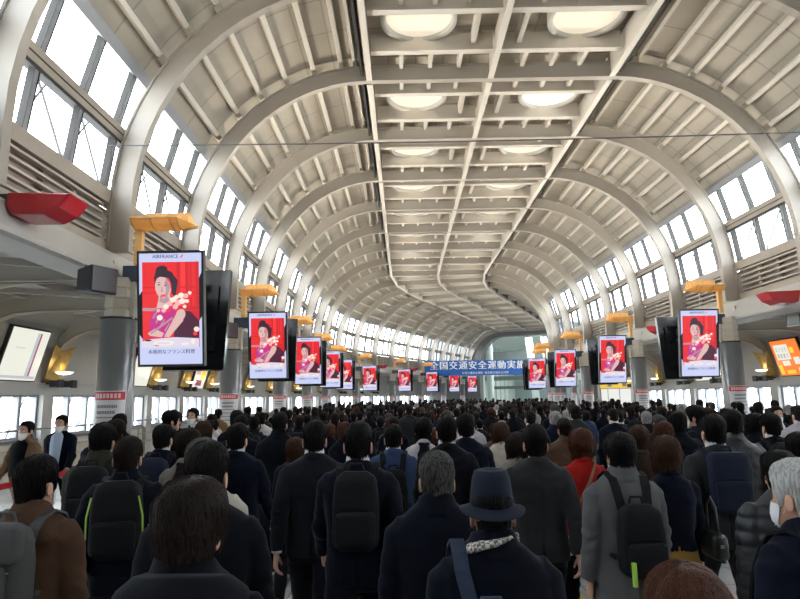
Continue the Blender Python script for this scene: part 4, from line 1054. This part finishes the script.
def backpack(style,m1,m2,name='backpack',strap_m=None,jk='suit',sex='m',low=0):
    key=('bp',style,m1.name,m2.name,jk,sex,low)
    if key in PROTO: return copy_tree(PROTO[key])
    bvh=jacket_bvh(jk,sex)
    def hit(o,dr): 
        dr=Vector(dr).normalized(); h=bvh.ray_cast(Vector(o)+dr*.7,-dr); return h[0]+dr*.004 if h[0] is not None else Vector(o)+dr*.12
    strap_m=strap_m or m2
    r=empty(name)
    # local frame: same as the person (origin at feet, facing +Y); bag lies on the back at y about -.15..-.32
    b=MB(); hw,z0,z1,d={'day':(.128,1.04,1.43,.13),'big':(.138,1.03,1.46,.13),'square':(.128,1.06,1.45,.12),'slim':(.125,1.03,1.44,.10),'slouch':(.150,1.05,1.44,.13)}[style]; z0-=low; z1-=low
    y1=min(hit((x,0,z),(0,-1,0)).y for x in (-.08,0,.08) for z in (z0+.1,(z0+z1)/2,z1-.08))+.012; y0=y1-d
    rbox(b,-hw,hw,y0,y1,z0,z1,.06 if style!='square' else .028,0,.86 if style!='square' else 1)
    me=b.mesh('main_body',[m1]); o=bpy.data.objects.new('main_body',me); C.objects.link(o); o.parent=r
    p=MB()
    if style=='square': rbox(p,-hw*.9,hw*.9,y0-.022,y0+.02,z0+.02,z0+(z1-z0)*.52,.012); 
    elif style=='slouch': rbox(p,-hw*.96,hw*.96,y0-.03,y0+.05,z0+.24,z1+.01,.035); rbox(p,-.10,.10,y0-.04,y0+.02,z0+.03,z0+.24,.02)
    else: rbox(p,-hw*.84,hw*.84,y0-.035,y0+.02,z0+.035,z0+(z1-z0)*.50,.025)
    p.build('front_pocket' if style!='slouch' else 'flap',m1,r)
    z=MB(); zz=z0+(z1-z0)*(.54 if style!='square' else .56)
    z.tube([(-hw*.75,y0-.006,zz),(0,y0-.012,zz+.012),(hw*.75,y0-.006,zz)],.004,5)
    if style!='slouch':
        arc=[(hw*.93*math.cos(t)*.93,y0+.012+.02*abs(math.cos(t)),z1-.13+.10*math.sin(t)) for t in [math.pi*i/12 for i in range(13)]]; z.tube([(arc[0][0],y0+.03,zz+.02)]+arc+[(arc[-1][0],y0+.03,zz+.02)],.0035,5)
    z.bar((hw*.6,y0-.03,zz),(hw*.6,y0-.03,zz-.04),.008,.004)
    z.build('zip',m2 if style!='slouch' else m_zip,r)
    h=MB(); h.tube([(-.045,y1-.03,z1-.01),(-.03,y1-.03,z1+.035),(.03,y1-.03,z1+.035),(.045,y1-.03,z1-.01)],.008,6); h.build('grab_handle',strap_m,r)
    for s in (-1,1):
        q=MB(); P=[(s*.045,y1-.015,z1-.06)]; O=(0,-.015,1.25)
        for i,ang in enumerate((165,150,138,125,110,92,72,50,28,5,-25)):
            x=s*(.075+.0045*i); t=math.radians(ang); p_=hit((x,-.015,1.25),(0,math.cos(t),math.sin(t)))
            if p_.z<z1-.03 or p_.y>-.12: P.append(tuple(p_))
        P.append(tuple(hit((0,0,1.05),(s*.95,.55,0)))); P.append((s*.13,y1+.0,z0+.10))
        NW=len(P)-2
        vs=[]
        for i,p_ in enumerate(P):
            w=.026 if i<NW else .011; a=Vector(p_); nx=Vector((1,0,0)) if i<NW else Vector((.3,.0,1)).normalized()
            rad=Vector((a.x*.25,a.y,max(0,a.z-1.25)*2)).normalized() if a.z>1.25 else Vector((a.x,a.y,0)).normalized()
            vs+=[a-nx*w,a+nx*w,a+nx*w+rad*.010,a-nx*w+rad*.010]
        fs_=[]
        for i in range(len(P)-1):
            for j in range(4): fs_.append((4*i+j,4*i+(j+1)%4,4*i+4+(j+1)%4,4*i+4+j))
        fs_+=[(3,2,1,0),tuple(4*(len(P)-1)+j for j in range(4))]; q.add(vs,fs_); q.build('strap',strap_m,r)
    PROTO[key]=r; r['_p']=1; return r
def handbag(mats,w=.21,h=.16):
    r=empty('handbag'); b=MB(); rbox(b,-.055,.055,-w/2,w/2,0,h,.03,0,.9); b.build('main_body',mats,r)
    q=MB(); q.tube([(0,-w*.33,h-.01),(0,-w*.28,h+.16),(0,0,h+.22),(0,w*.28,h+.16),(0,w*.33,h-.01)],.007,7); q.build('handle',mats,r)
    q=MB(); q.box(-.012,.012,-w*.52,-w*.49,h*.5,h*.62); q.build('clasp',m_zip,r); return r
def fedora(m1,m2):
    mb=MB(); N=40; rings=[]
    for r,z in ((.092,.140),(.094,.150),(.093,.180),(.089,.225),(.083,.262),(.072,.286),(.055,.292),(.03,.276),(.006,.270)):
        rings.append([Vector((math.cos(t)*r*.90*(1-.14*max(0,math.sin(t))*(z>.22)),-.004+math.sin(t)*r*1.10,CH+z)) for t in [2*math.pi*i/N for i in range(N)]])
    mb.loft(rings,0); br=[]
    for r,dz in ((.088,.150),(.105,.142),(.122,.134),(.131,.132),(.133,.135),(.130,.138),(.120,.141),(.104,.149),(.088,.158)):
        br.append([Vector((math.cos(t)*r*.98,-.004+math.sin(t)*r*1.14,CH+dz+.008*(abs(math.cos(t))**3)*(r-.088)/.045-.016*max(0,-math.sin(t))*(r-.088)/.045)) for t in [2*math.pi*i/N for i in range(N)]])
    mb.loft(br,0)
    return mb.mesh('hat',[m1])
def hatband(m):
    mb=MB(); N=40
    mb.loft([[Vector((math.cos(t)*r*.90,-.004+math.sin(t)*r*1.10,CH+z)) for t in [2*math.pi*i/N for i in range(N)]] for r,z in ((.0965,.152),(.0975,.154),(.0955,.182),(.093,.183))],cap=False); return mb.mesh('hat_band',[m])
# ---------------------------------------------------------------- placing
def pix_ray(u,v): return (R1*((u-400)/600)-U1*((v-299.5)/600)+F)
def top_at(u,v,Y):
    d=pix_ray(u,v); t=Y/d.y; p=Vector((0,0,CAMZ))+d*t; return p
TOPH={'crop':1.697,'short':1.701,'full':1.706,'bob':1.706,'long':1.703,'hat':1.737}
PEOPLE=[]; PMETA=[]
def person(u,v,Y,label,pose='S',sex='m',jk='suit',jc='black',tc='black',hair='short',hc='black',yaw=0,lower='trousers',collar=None,seed=0,mask=False,eyes=False,hat=None,group=None,xyz=None,shoes=True,locks=800,headturn=0,H=None):
    if xyz is None:
        p=top_at(u,v,Y); H=p.z; x,y=p.x,p.y
    else: x,y,H=xyz
    J=joints(pose,sex); sc=H/(TOPH[hat or hair]+J['dz'])
    r=bpy.data.objects.new('person',body_mesh(pose,sex)); C.objects.link(r); r.location=(x,y,0); r.scale=(sc,)*3; r.rotation_euler=(0,0,math.radians(yaw))
    tag(r,label,'person',group)
    dz=J['dz']
    obm('hair',hair_mesh(hair if hair else 'short',seed,locks),HM[hc],r).location=(0,0,dz)
    obm({'suit':'jacket','coat':'coat','short':'jacket','puffer':'puffer_jacket','knit':'sweater'}[jk],jacket_mesh(jk,pose,sex),FM[jc],r)
    obm('trousers' if lower=='trousers' else 'skirt',trousers_mesh(pose,sex,lower),FM[tc],r)
    if shoes: obm('shoes',shoes_mesh(pose,sex),None,r)
    if collar: obm('shirt_collar',collar_mesh(sex),FM[collar],r).location=(0,0,dz)
    if collar and LOD==0: [obm('shirt_cuff',cuff_mesh(pose,sex,s),FM[collar],r) for s in (-1,1)]
    if mask: obm('face_mask',mask_mesh(),None,r).location=(0,0,dz)
    if eyes: obm('eyes',eyes_mesh(),None,r).location=(0,0,dz)
    PEOPLE.append(r); PMETA.append((x,y,H,sc,dz)); r['_z']=dz; del r['_z']
    return r,sc,dz
def wear(bag,P,label,cat='backpack',off=(0,0,0),group=None):
    r,sc,dz=P; bag.location=r.location+Matrix.Rotation(r.rotation_euler.z,3,'Z')@Vector((off[0]*sc,off[1]*sc,(dz+off[2])*sc)); bag.scale=(sc,)*3; bag.rotation_euler=r.rotation_euler
    if '_p' in bag: del bag['_p']
    tag(bag,label,cat,group); return bag
# ---------------------------------------------------------------- the people one can tell apart
m_bpb=mat('pack_black',(.005,.0055,.007),.75,spec=.2,bump=.2,bscale=60); m_bpg=mat('pack_grey',(.055,.055,.055),.75,bump=.2,bscale=60); m_bpn=mat('pack_navy',(.008,.012,.028),.75,spec=.2,bump=.2,bscale=60); m_bps=mat('pack_strap_navy',(.012,.024,.055),.7); m_lime=mat('lime_trim',(.35,.60,.08),.5); m_bag=mat('bag_black_leather',(.012,.012,.012),.3)
pp=person
P1=pp(193,476,1.70,'person nearest the camera at the lower left, dark hair, black jacket with a thick collar','S','m','coat','black','black','full','dark',yaw=-4,seed=1,locks=3000)
P2=pp(208,441,2.55,'person in a black jacket directly beyond the nearest black-haired head','l','m','suit','black','black','short','black',yaw=3,seed=2)
P2b=pp(203,438,3.3,'grey-haired person in a cream coat, mostly hidden behind the nearest heads','S','m','coat','cream','black','short','saltpepper',seed=3)
P3=pp(39,455,2.85,'person in a brown jacket with a grey flap backpack at the left edge','S','m','short','brown','tan','short','black',yaw=-6,seed=4,mask=True)
P4=pp(129,436,3.95,'man in dark navy with a big black backpack trimmed in lime','L','m','short','darknavy','darknavy','short','dark',yaw=13,seed=5,collar='white')
P5=pp(104,423,4.6,'person in an olive-grey long coat with a black backpack, white collar','R','m','coat','olive','black','short','black',yaw=6,collar='white')
P5b=pp(116,419,6.0,'dark head of a person just beyond the olive coat','S','m','suit','black','black','full','dark',seed=2)
PW1=pp(27,421,8.6,'masked person in an open brown jacket over black walking towards the camera','L','w','short','tan','beige','short','black',yaw=172,mask=True,eyes=True)
PW2=pp(62,415,9.6,'masked man in an open navy suit and pale blue shirt walking towards the camera','R','m','suit','navy','navy','short','black',yaw=185,mask=True,eyes=True,collar='white')
P7=pp(189,428,4.75,'long-haired person in a grey-beige cardigan','S','w','knit','greige','black','long','dark',yaw=-4)
P8=pp(164,424,5.6,'man in a navy suit with a navy backpack and white collar','R','m','suit','navy','navy','short','black',collar='white',seed=1)
P9=pp(238,423,5.2,'man in a long navy suit with a white collar, before the broad black jacket','L','m','suit','navy','darknavy','short','black',yaw=-5,collar='white',seed=2)
P10=pp(280,412,6.9,'broad person in a plain black jacket beyond the navy suits','S','m','coat','black','black','short','black',seed=3)
P11=pp(295,437,6.1,'short person with wavy brown hair and a dark navy jacket','R','w','suit','navy','black','bob','brown',yaw=3,mask=False)
P12=pp(315,420,4.5,'man in a black suit with white collar walking left of the slim black backpack','L','m','suit','charcoal','black','short','black',yaw=2,collar='white',seed=5)
P13=pp(358,421,3.85,'man in a dark navy suit wearing a slim black backpack in the centre','R','m','suit','darknavy','darknavy','short','black',yaw=0,collar='white',seed=1)
P14=pp(393,424,5.7,'man in a bright blue suit with a black shoulder pack','L','m','suit','blue','navy','short','black',collar='white')
P15=pp(436,451,2.85,'older man with dark grey hair in a dark navy coat','S','m','coat','darknavy','black','short','saltpepper',yaw=-2,seed=7,locks=1500)
P17=pp(423,417,6.4,'person with long dark hair over a pale lilac sweater','S','w','knit','lilac','black','long','black')
P18=pp(446,415,5.2,'man in a black suit beyond the grey-haired man','R','m','suit','black','black','short','black',collar='white',seed=4)
P19=pp(465,413,5.9,'man in a navy suit beside the black suit','L','m','suit','navy','navy','short','black',collar='white',seed=6)
P20=pp(500,422,6.5,'person with a chestnut bob in a cream coat','S','w','coat','cream','black','bob','brown')
P21=pp(516,432,5.2,'short person with dark bobbed hair in a grey-beige coat beside the grey suit','S','w','coat','greige','black','bob','dark')
P22=pp(534,424,4.4,'large man in a charcoal grey suit with his right hand free','R','m','suit','grey','darkbrown','short','black',yaw=-2,seed=3)
P24=pp(564,418,7.0,'person in a brown jacket just beyond the red sweater','S','m','short','brown','black','short','dark')
P23=pp(580,428,5.1,'person with a reddish brown bob in a bright red sweater','L','w','knit','red','black','bob','red',yaw=3)
P25=pp(618,432,3.75,'person in a long grey coat with a small black backpack, masked','S','m','coat','midgrey','black','full','black',yaw=5,mask=True,headturn=20)
P26=pp(664,435,4.15,'person with a brown bob in a navy cardigan and mustard skirt','S','w','knit','navy','yellow','bob','brown',lower='longskirt')
P27=pp(637,425,5.5,'person with long straight brown hair and a dark olive top','S','w','knit','olive','black','long','brown',seed=2)
P31=pp(662,421,6.2,'dark reddish head beyond the brown bob','S','w','knit','charcoal','black','bob','red',seed=3)
P28=pp(711,414,4.75,'man in a dark grey suit with a navy square backpack','L','m','suit','grey','grey','short','black',yaw=-3,collar='white',seed=2)
P30=pp(676,411,6.7,'person in black with pale pink sleeve beyond the navy cardigan','S','m','short','black','black','full','black',seed=4)
P29=pp(694,405,7.4,'person in black turned to the left beyond the square backpack','S','m','suit','black','black','full','black',yaw=45,mask=True)
P32=pp(730,409,5.55,'person in a black leather jacket beside the square backpack','R','m','short','leather','black','short','black',yaw=-6,seed=5)
P33=pp(754,413,6.95,'round black-haired head between the leather jacket and the black suit','S','w','coat','black','black','bob','black')
P34=pp(769,413,6.1,'man in a black suit with a bag strap near the right edge','L','m','suit','black','black','short','black',collar='white',seed=6)
P35=pp(776,406,9.6,'masked man in a navy suit walking towards the camera by the right rail','R','m','suit','navy','navy','short','black',yaw=170,mask=True,eyes=True,collar='white')
P37=pp(777,450,3.35,'person in a black quilted puffer jacket at the right','S','m','puffer','puffblack','black','full','black',yaw=-8,seed=5)
P38=pp(795,459,2.3,'grey-haired person in a blue-navy jacket at the right picture edge, masked','S','m','short','navy','black','short','white',yaw=22,mask=True,seed=6,locks=2000)
P39=pp(798,432,4.6,'black-haired person behind the grey-haired one at the right edge','S','m','coat','lilac','black','full','black',yaw=-10)
P40=pp(684,564,1.42,'reddish-brown crown of the person nearest the bottom edge','S','w','coat','darkbrown','black','bob','red',yaw=0,seed=8,locks=3500)
P41=pp(193,408,10.2,'person in a white shirt and dark tie holding a small camera by the left windows','S','m','suit','white','black','short','black',yaw=175,mask=True,eyes=True)
P42=pp(172,410,8.2,'person with black hair raising a hand near the left windows','S','m','suit','black','black','full','black',yaw=-50)
P43=pp(204,421,7.2,'person with brown bobbed hair near the left windows','S','w','knit','darkbrown','black','bob','brown',seed=6)
P44=pp(237,410,8.4,'black-haired head beside the second left column','S','m','suit','black','black','short','black',seed=5)
P45=pp(241,415,7.3,'black-haired person with a white collar beyond the navy suit','S','m','suit','darknavy','black','short','black',collar='white',seed=2)
# the man with the hat
P16=pp(490,465,2.25,'man in a dark navy brimmed hat and patterned scarf, blue strap over one shoulder','S','m','coat','darknavy','black','crop','black',hat='hat',locks=1200,yaw=0)
o=bpy.data.objects.new('hat',fedora(FM['slate'],None)); C.objects.link(o); o.parent=P16[0]; o.scale=(.92,.92,.92); o.location=(0,0,P16[2]-.010+.08*(CH+.16)); b_=bpy.data.objects.new('hat_band',hatband(FM['black'])); C.objects.link(b_); b_.parent=o
for c_ in P16[0].children:
    if c_.name.startswith('hair'): c_.scale=(.93,.95,.93); c_.location.z+=.07*(CH+.05)
def scarf_mat():
    m=mat('scarf_check',(.45,.41,.34),.9); nt=m.node_tree; b=nt.nodes['Principled BSDF']; w=nt.nodes.new('ShaderNodeTexChecker'); w.inputs['Scale'].default_value=70; w.inputs['Color1'].default_value=(.50,.46,.38,1); w.inputs['Color2'].default_value=(.10,.10,.11,1)
    co=nt.nodes.new('ShaderNodeTexCoord'); nt.links.new(co.outputs['Object'],w.inputs[0]); nt.links.new(w.outputs[0],b.inputs['Base Color']); return m
mb=MB(); mb.tube([(.055,-.085,1.500),(.0,-.112,1.488),(-.055,-.095,1.475),(-.092,-.05,1.455),(-.105,.02,1.425),(-.09,.11,1.33)],[.010,.020,.026,.030,.030,.026],12,sy=.55); mb.tube([(.075,-.03,1.50),(.082,.02,1.46),(.06,.10,1.38)],[.015,.02,.02],10,sy=.55)
o=mb.build('scarf',scarf_mat(),P16[0]); o.location=(0,0,P16[2])
# black collar of the nearest person
mb=MB(); mb.loft([sell((0,-.035,z),r,r*.85,28,2,lean=-.02) for z,r in ((1.395,.185),(1.43,.165),(1.462,.125),(1.47,.095),(1.44,.085))],cap=False); mb.loft([sell((0,-.13,z),.14*k_,.045*k_,20,2.4) for z,k_ in ((1.33,.5),(1.35,.9),(1.39,1.05),(1.43,.9),(1.45,.5))])
o=mb.build('hood',FM['black'],P1[0]); o.location=(0,0,P1[2])
# open jacket fronts of those who walk towards the camera
def shirt_front(P,m,tie=None,w=.065,z0=.98):
    mb=MB(); rows=((1.455,.045),(1.40,w),(1.30,w),(1.15,w*.9),(z0,w*.7)); vs=[]
    for z,ww in rows:
        y={1.455:.06,1.40:.085,1.30:.114}.get(z,.132)
        vs+=[(-ww,y,z),(0,y+.012,z),(ww,y,z)]
    mb.add(vs,[(3*i+j,3*i+j+1,3*i+4+j,3*i+3+j) for i in range(len(rows)-1) for j in (0,1)],0,True)
    me=mb.mesh('shirt_front',[m]); o=bpy.data.objects.new('shirt_front',me); C.objects.link(o); o.parent=P[0]; o.location=(0,.008,P[2]); s=o.modifiers.new('t','SOLIDIFY'); s.thickness=.006
    if tie:
        t=MB(); t.hexa([(-.015,.10,1.43),(.015,.10,1.43),(.03,.160,1.05),(-.03,.160,1.05),(-.015,.106,1.44),(.015,.106,1.44),(.03,.166,1.05),(-.03,.166,1.05)]); q=t.build('tie',tie,P[0]); q.location=(0,0,P[2])
shirt_front(PW1,FM['black'],w=.12); shirt_front(PW2,mat('cloth_pale_blue',(.42,.52,.68),.8),w=.085); shirt_front(P35,FM['white'],FM['black'],w=.06); shirt_front(P41,FM['white'],FM['black'],w=.05)
# bags
wear(backpack('slouch',m_bpg,m_bpg,jk='short'),P3,'grey flap backpack on the brown jacket')
bp=wear(backpack('big',m_bpb,m_bpb,jk='short'),P4,'big black backpack with lime trim on the dark navy back')
mb=MB()
for s in (-1,1): mb=MB(); mb.tube([(s*.150,-.24,1.15),(s*.148,-.26,1.27),(s*.125,-.275,1.38)],.005,6); mb.build('piping',m_lime,bp)
wear(backpack('day',m_bpb,m_bpb,jk='coat'),P5,'black backpack on the olive-grey coat')
wear(backpack('day',m_bpn,m_bpb),P8,'navy backpack on the navy suit at the left')
wear(backpack('slim',m_bpb,m_bpb),P13,'slim black backpack in the centre, worn by the man in dark navy')
wear(backpack('slim',m_bpb,m_bpb,low=.12),P14,'small black pack hanging low on the bright blue suit')
bp=wear(backpack('day',m_bpb,m_bpb,jk='coat',low=.11),P25,'small black backpack with a lime tag on the grey coat')
mb=MB(); mb.box(-.115,-.095,-.325,-.305,.92,1.04); mb.build('tag',m_lime,bp)
wear(backpack('square',m_bpn,m_bpn),P28,'navy square backpack on the dark grey suit')
wear(backpack('slim',m_bpb,m_bpb),P34,'black pack on the black suit near the right edge')
bp16=wear(backpack('day',m_bps,m_bps,'backpack',m_bps,jk='coat',low=.14),P16,'blue-navy rucksack low on the back of the man with the hat')
wear(backpack('day',m_bpn,m_bpb,jk='short',low=.05),P38,'dark backpack of the grey-haired person at the right edge')
ss=[c for c in bp16.children if c.name.startswith('strap')]
bpy.data.objects.remove(ss[1]); bp16.location.x-=.035
hb=handbag(m_bag); hb.scale=(.8,)*3; wear(hb,P26,'black leather handbag hanging at the navy cardigan','handbag',off=(.225,-.10,.93))
def strap_over(P,m,label,s=1):
    q=MB(); pts=[(s*.10,-.02,1.475),(s*.06,-.125,1.42),(0,-.155,1.30),(-s*.09,-.155,1.15),(-s*.19,-.08,1.0)]
    q.tube(pts,.010,6); o=q.build('strap',m,None,label=label,cat='strap'); o.location=P[0].location; o.location.z+=P[2]*P[1]; o.scale=P[0].scale; o.rotation_euler=P[0].rotation_euler
strap_over(P23,FM['tan'],'thin tan bag strap across the red sweater')
# ---------------------------------------------------------------- the rest of the crowd
HEROES=len(PMETA)
def cam_uvz(p):
    d=Vector(p)-Vector((0,0,CAMZ)); z=d.dot(F); return 400+600*d.dot(R1)/z,299.5-600*d.dot(U1)/z,z
occ=np.zeros((599,800),bool)
def stamp(x,y,H,test=True):
    """silhouette in the picture; returns how many new pixels it adds"""
    u,v,z=cam_uvz((x,y,H)); k_=600/z
    boxes=[(u-.09*k_,u+.09*k_,v,v+.24*k_),(u-.22*k_,u+.22*k_,v+.30*k_,v+.95*k_),(u-.16*k_,u+.16*k_,v+.95*k_,v+H*k_)]
    new=0; head=0
    for i,(a,b,c,d) in enumerate(boxes):
        a,b=int(max(0,round(a))),int(min(800,max(round(a)+1,round(b)))); c,d=int(max(0,round(c))),int(min(599,round(d)))
        if b>a and d>c:
            s=occ[c:d,a:b]; q=(~s).sum(); new+=q; head+=q if i==0 else 0; s[:]=True
    return new,head
order=sorted(range(HEROES),key=lambda i:PMETA[i][1])
def inside_x(y):   # hall limits in metres at depth y
    return -4.1,9.2
rng=random.Random(11)
cand=[]
placed=[(m[0],m[1]) for m in PMETA]
def far_from(x,y,d): 
    return all((x-a)**2+(y-b)**2>d*d for a,b in placed if abs(b-y)<d)
# candidate spots in hall coordinates
k=1.9
tries=0; spots=[]
grid={}
def ok_grid(x,y,d):
    gx,gy=int(x//1),int(y//1)
    for i in (-1,0,1):
        for j in (-1,0,1):
            for a,b in grid.get((gx+i,gy+j),()):
                if (a-x)**2+(b-y)**2<d*d: return False
    return True
for a,b in placed: grid.setdefault((int(a//1),int(b//1)),[]).append((a,b))
for o in list(COLS.values()): grid.setdefault((int(o.location.x//1),int(o.location.y//1)),[]).append((o.location.x,o.location.y))
lanes=[]
for i in range(9000):
    kk=2.0+rng.random()*19.6; X=rng.uniform(-1.28,2.62); p=W(kk,X,0)
    d=.70 if p.y>9 else .76
    if kk<2.15 and abs(p.x)<3: continue
    if not ok_grid(p.x,p.y,d): continue
    # keep the sight line to the people placed by hand open
    if p.y<8.2:
        u,v,z=cam_uvz((p.x,p.y,1.7)); 
        if any(abs(u-cam_uvz((m[0],m[1],m[2]))[0])<.30*600/z*.8 and m[1]>p.y for m in PMETA[:HEROES]): continue
        if 255<u<302 or 580<u<602: continue
    if p.y<9.5:
        u,v,z=cam_uvz((p.x,p.y,1.0)); hw_=.24*600/z
        if any(u+hw_>a and u-hw_<b for a,b in ((262,298),(582,600),(732,748),(60,78))): continue
    grid.setdefault((int(p.x//1),int(p.y//1)),[]).append((p.x,p.y)); spots.append((p.x,p.y,kk,X))
# the aisle by the left windows holds a few walkers
allp=[(PMETA[i][1],'h',i) for i in range(HEROES)]+[(s[1],'c',j) for j,s in enumerate(spots)]
allp.sort(); res=[]
HS=[min(1.80,max(1.50,rng.gauss(1.68,.065))) for _ in spots]
for y,t,i in allp:
    if t=='h': stamp(*PMETA[i][:3])
    else:
        n,h=stamp(spots[i][0],spots[i][1],HS[i])
        if n>=3: res.append((n,i))
res.sort(reverse=True)
NIND=300-HEROES
ind=[i for n,i in res[:NIND]]; rest=[i for n,i in res[NIND:]]
ind.sort(key=lambda i:spots[i][1])
JC=['black']*7+['charcoal']*5+['darknavy']*5+['navy']*5+['grey']*3+['midgrey','steel','brown','darkbrown','beige','cream','greige','olive','slate','slate','white','lilac','tan','blue']
seen=set(); adj={'crop':'close-cropped','short':'short-haired','full':'thick-haired','bob':'bob-haired','long':'long-haired'}
hn={'black':'black','dark':'dark brown','brown':'brown','red':'reddish','grey':'grey','saltpepper':'dark grey','white':'white'}
jn={'suit':'jacket','coat':'coat','short':'blouson','knit':'sweater','puffer':'quilted jacket'}
def side_word(u):
    for lim,w in ((110,'at left edge'),(190,'by left windows'),(260,'by second-left column'),(320,'below left screens'),(372,'left of centre'),(424,'at hall centre'),(470,'under banner start'),(525,'under the banner'),(575,'by farthest-right column'),(640,'by second-right screen'),(710,'below nearest-right screen'),(760,'by nearest-right column')):
        if u<lim: return w
    return 'at right edge'
def dist_word(y):
    for lim,w in ((8,'past front rows'),(10,'some rows back'),(12.5,'in middle rows'),(15,'past the middle'),(19,'far back')):
        if y<lim: return w
    return 'in farthest rows'
LOD=1
for n_,i in enumerate(ind):
    x,y,kk,X=spots[i]; wm=rng.random()<.27
    sex='w' if wm else 'm'; jc=rng.choice(JC); hair=rng.choice(['bob','bob','long','bob'] if wm else ['short','short','short','full','crop']); hc=rng.choice(['black','black','dark','dark','brown','red'] if wm else ['black']*9+['dark']*3+['saltpepper','grey'])
    jk=rng.choice(['coat','knit','coat','suit'] if wm else ['suit','suit','suit','coat','short']); H=HS[i]-(.06 if wm else 0)
    u,v,z=cam_uvz((x,y,H)); far=y>13
    if far: hair={'crop':'short','full':'short','long':'bob'}.get(hair,hair)
    base=f'{adj[hair]} {hn[hc]}-haired'.replace('short-haired black-haired','black-haired').replace('-haired '+hn[hc],', '+hn[hc]) 
    lab=f'person with {dict(crop="cropped",short="short",full="thick",bob="bobbed",long="long")[hair]} {hn[hc]} hair, {FN.get(jc,jc)} {jn[jk]}, {dist_word(y)} {side_word(u)}'
    if len(lab.replace(',','').split())>16: print('LONG',lab); lab=lab.replace('dark brown hair','dark hair').replace('dark grey hair','grey hair').replace('past front rows ','near front ')
    grp=None; grp=f'{dist_word(y)} {side_word(u)} crowd' if y>8 else None
    P=person(0,0,0,lab,rng.choice(['L','R','l']),sex,jk,jc,jc if jk=='suit' and rng.random()<.7 else 'black',hair,hc,yaw=math.degrees(heading(kk))+rng.uniform(-8,8),collar='white' if (jk=='suit' and not wm and not far and rng.random()<.6) else None,seed=0,group='people walking away in the packed crowd',xyz=(x,y,H),shoes=y<11,locks=160)
    if not far and rng.random()<.22:
        st=rng.choice(['day','slim','square']); wear(backpack(st,m_bpb,m_bpb,jk=jk,sex=sex),P,f'black backpack on the {FN.get(jc,jc)} {jn[jk]}, {dist_word(y)} {side_word(u)}',group='backpacks in the packed crowd')
# farthest rows, too many and too small to tell apart
cm=MB(); cmats=[HM['black'],m_skin,FM['black'],FM['navy'],FM['charcoal'],FM['midgrey'],FM['beige'],HM['brown'],FM['brown'],FM['white']]
def lowperson(x,y,H,rz):
    s=H/1.72; jm=rng.choice([2,2,2,3,3,4,4,5,2,3,6,8,2,9]); hm=0 if rng.random()<.85 else 7
    c_,s_=math.cos(rz),math.sin(rz)
    def T(v): return Vector((x+(v[0]*c_-v[1]*s_)*s,y+(v[0]*s_+v[1]*c_)*s,v[2]*s))
    def L(rs,mi,n=10): cm.loft([[T(v) for v in sell((0,yc,z),a,b,n,2.3)] for z,a,b,yc in rs],mi,True,True)
    L([(.0,.07,.10,0),(.45,.13,.10,0),(.82,.17,.12,0)],2,8)
    L([(.80,.20,.14,0),(1.05,.20,.13,0),(1.32,.235,.13,-.01),(1.43,.20,.10,-.015),(1.49,.08,.07,-.02)],jm,12)
    for q in (-1,1): cm.tube([T((q*.20,0,1.36)),T((q*.25,.02,1.1)),T((q*.26,.05,.84))],[.06*s,.055*s,.045*s],6,jm)
    L([(1.42,.055,.055,-.02),(1.50,.05,.055,-.01),(1.53,.06,.08,.0),(1.62,.07,.085,.01)],1,10)
    L([(1.51,.055,.05,-.04),(1.55,.082,.085,-.018),(1.63,.092,.108,-.01),(1.69,.084,.10,-.005),(1.725,.05,.06,0)],hm,12)
for i in rest: lowperson(spots[i][0],spots[i][1],HS[i],heading(spots[i][2]))
if rest: cm.build('crowd',cmats,label='packed mass of commuters filling the far end of the hall',cat='crowd',kind='stuff')
print('individuals',len(ind)+HEROES,'rest',len(rest),'spots',len(spots)); 
for i in range(HEROES): 
    if not 1.52<PMETA[i][2]<1.84: print('height?',i,PEOPLE[i]['label'][:50],round(PMETA[i][2],2))
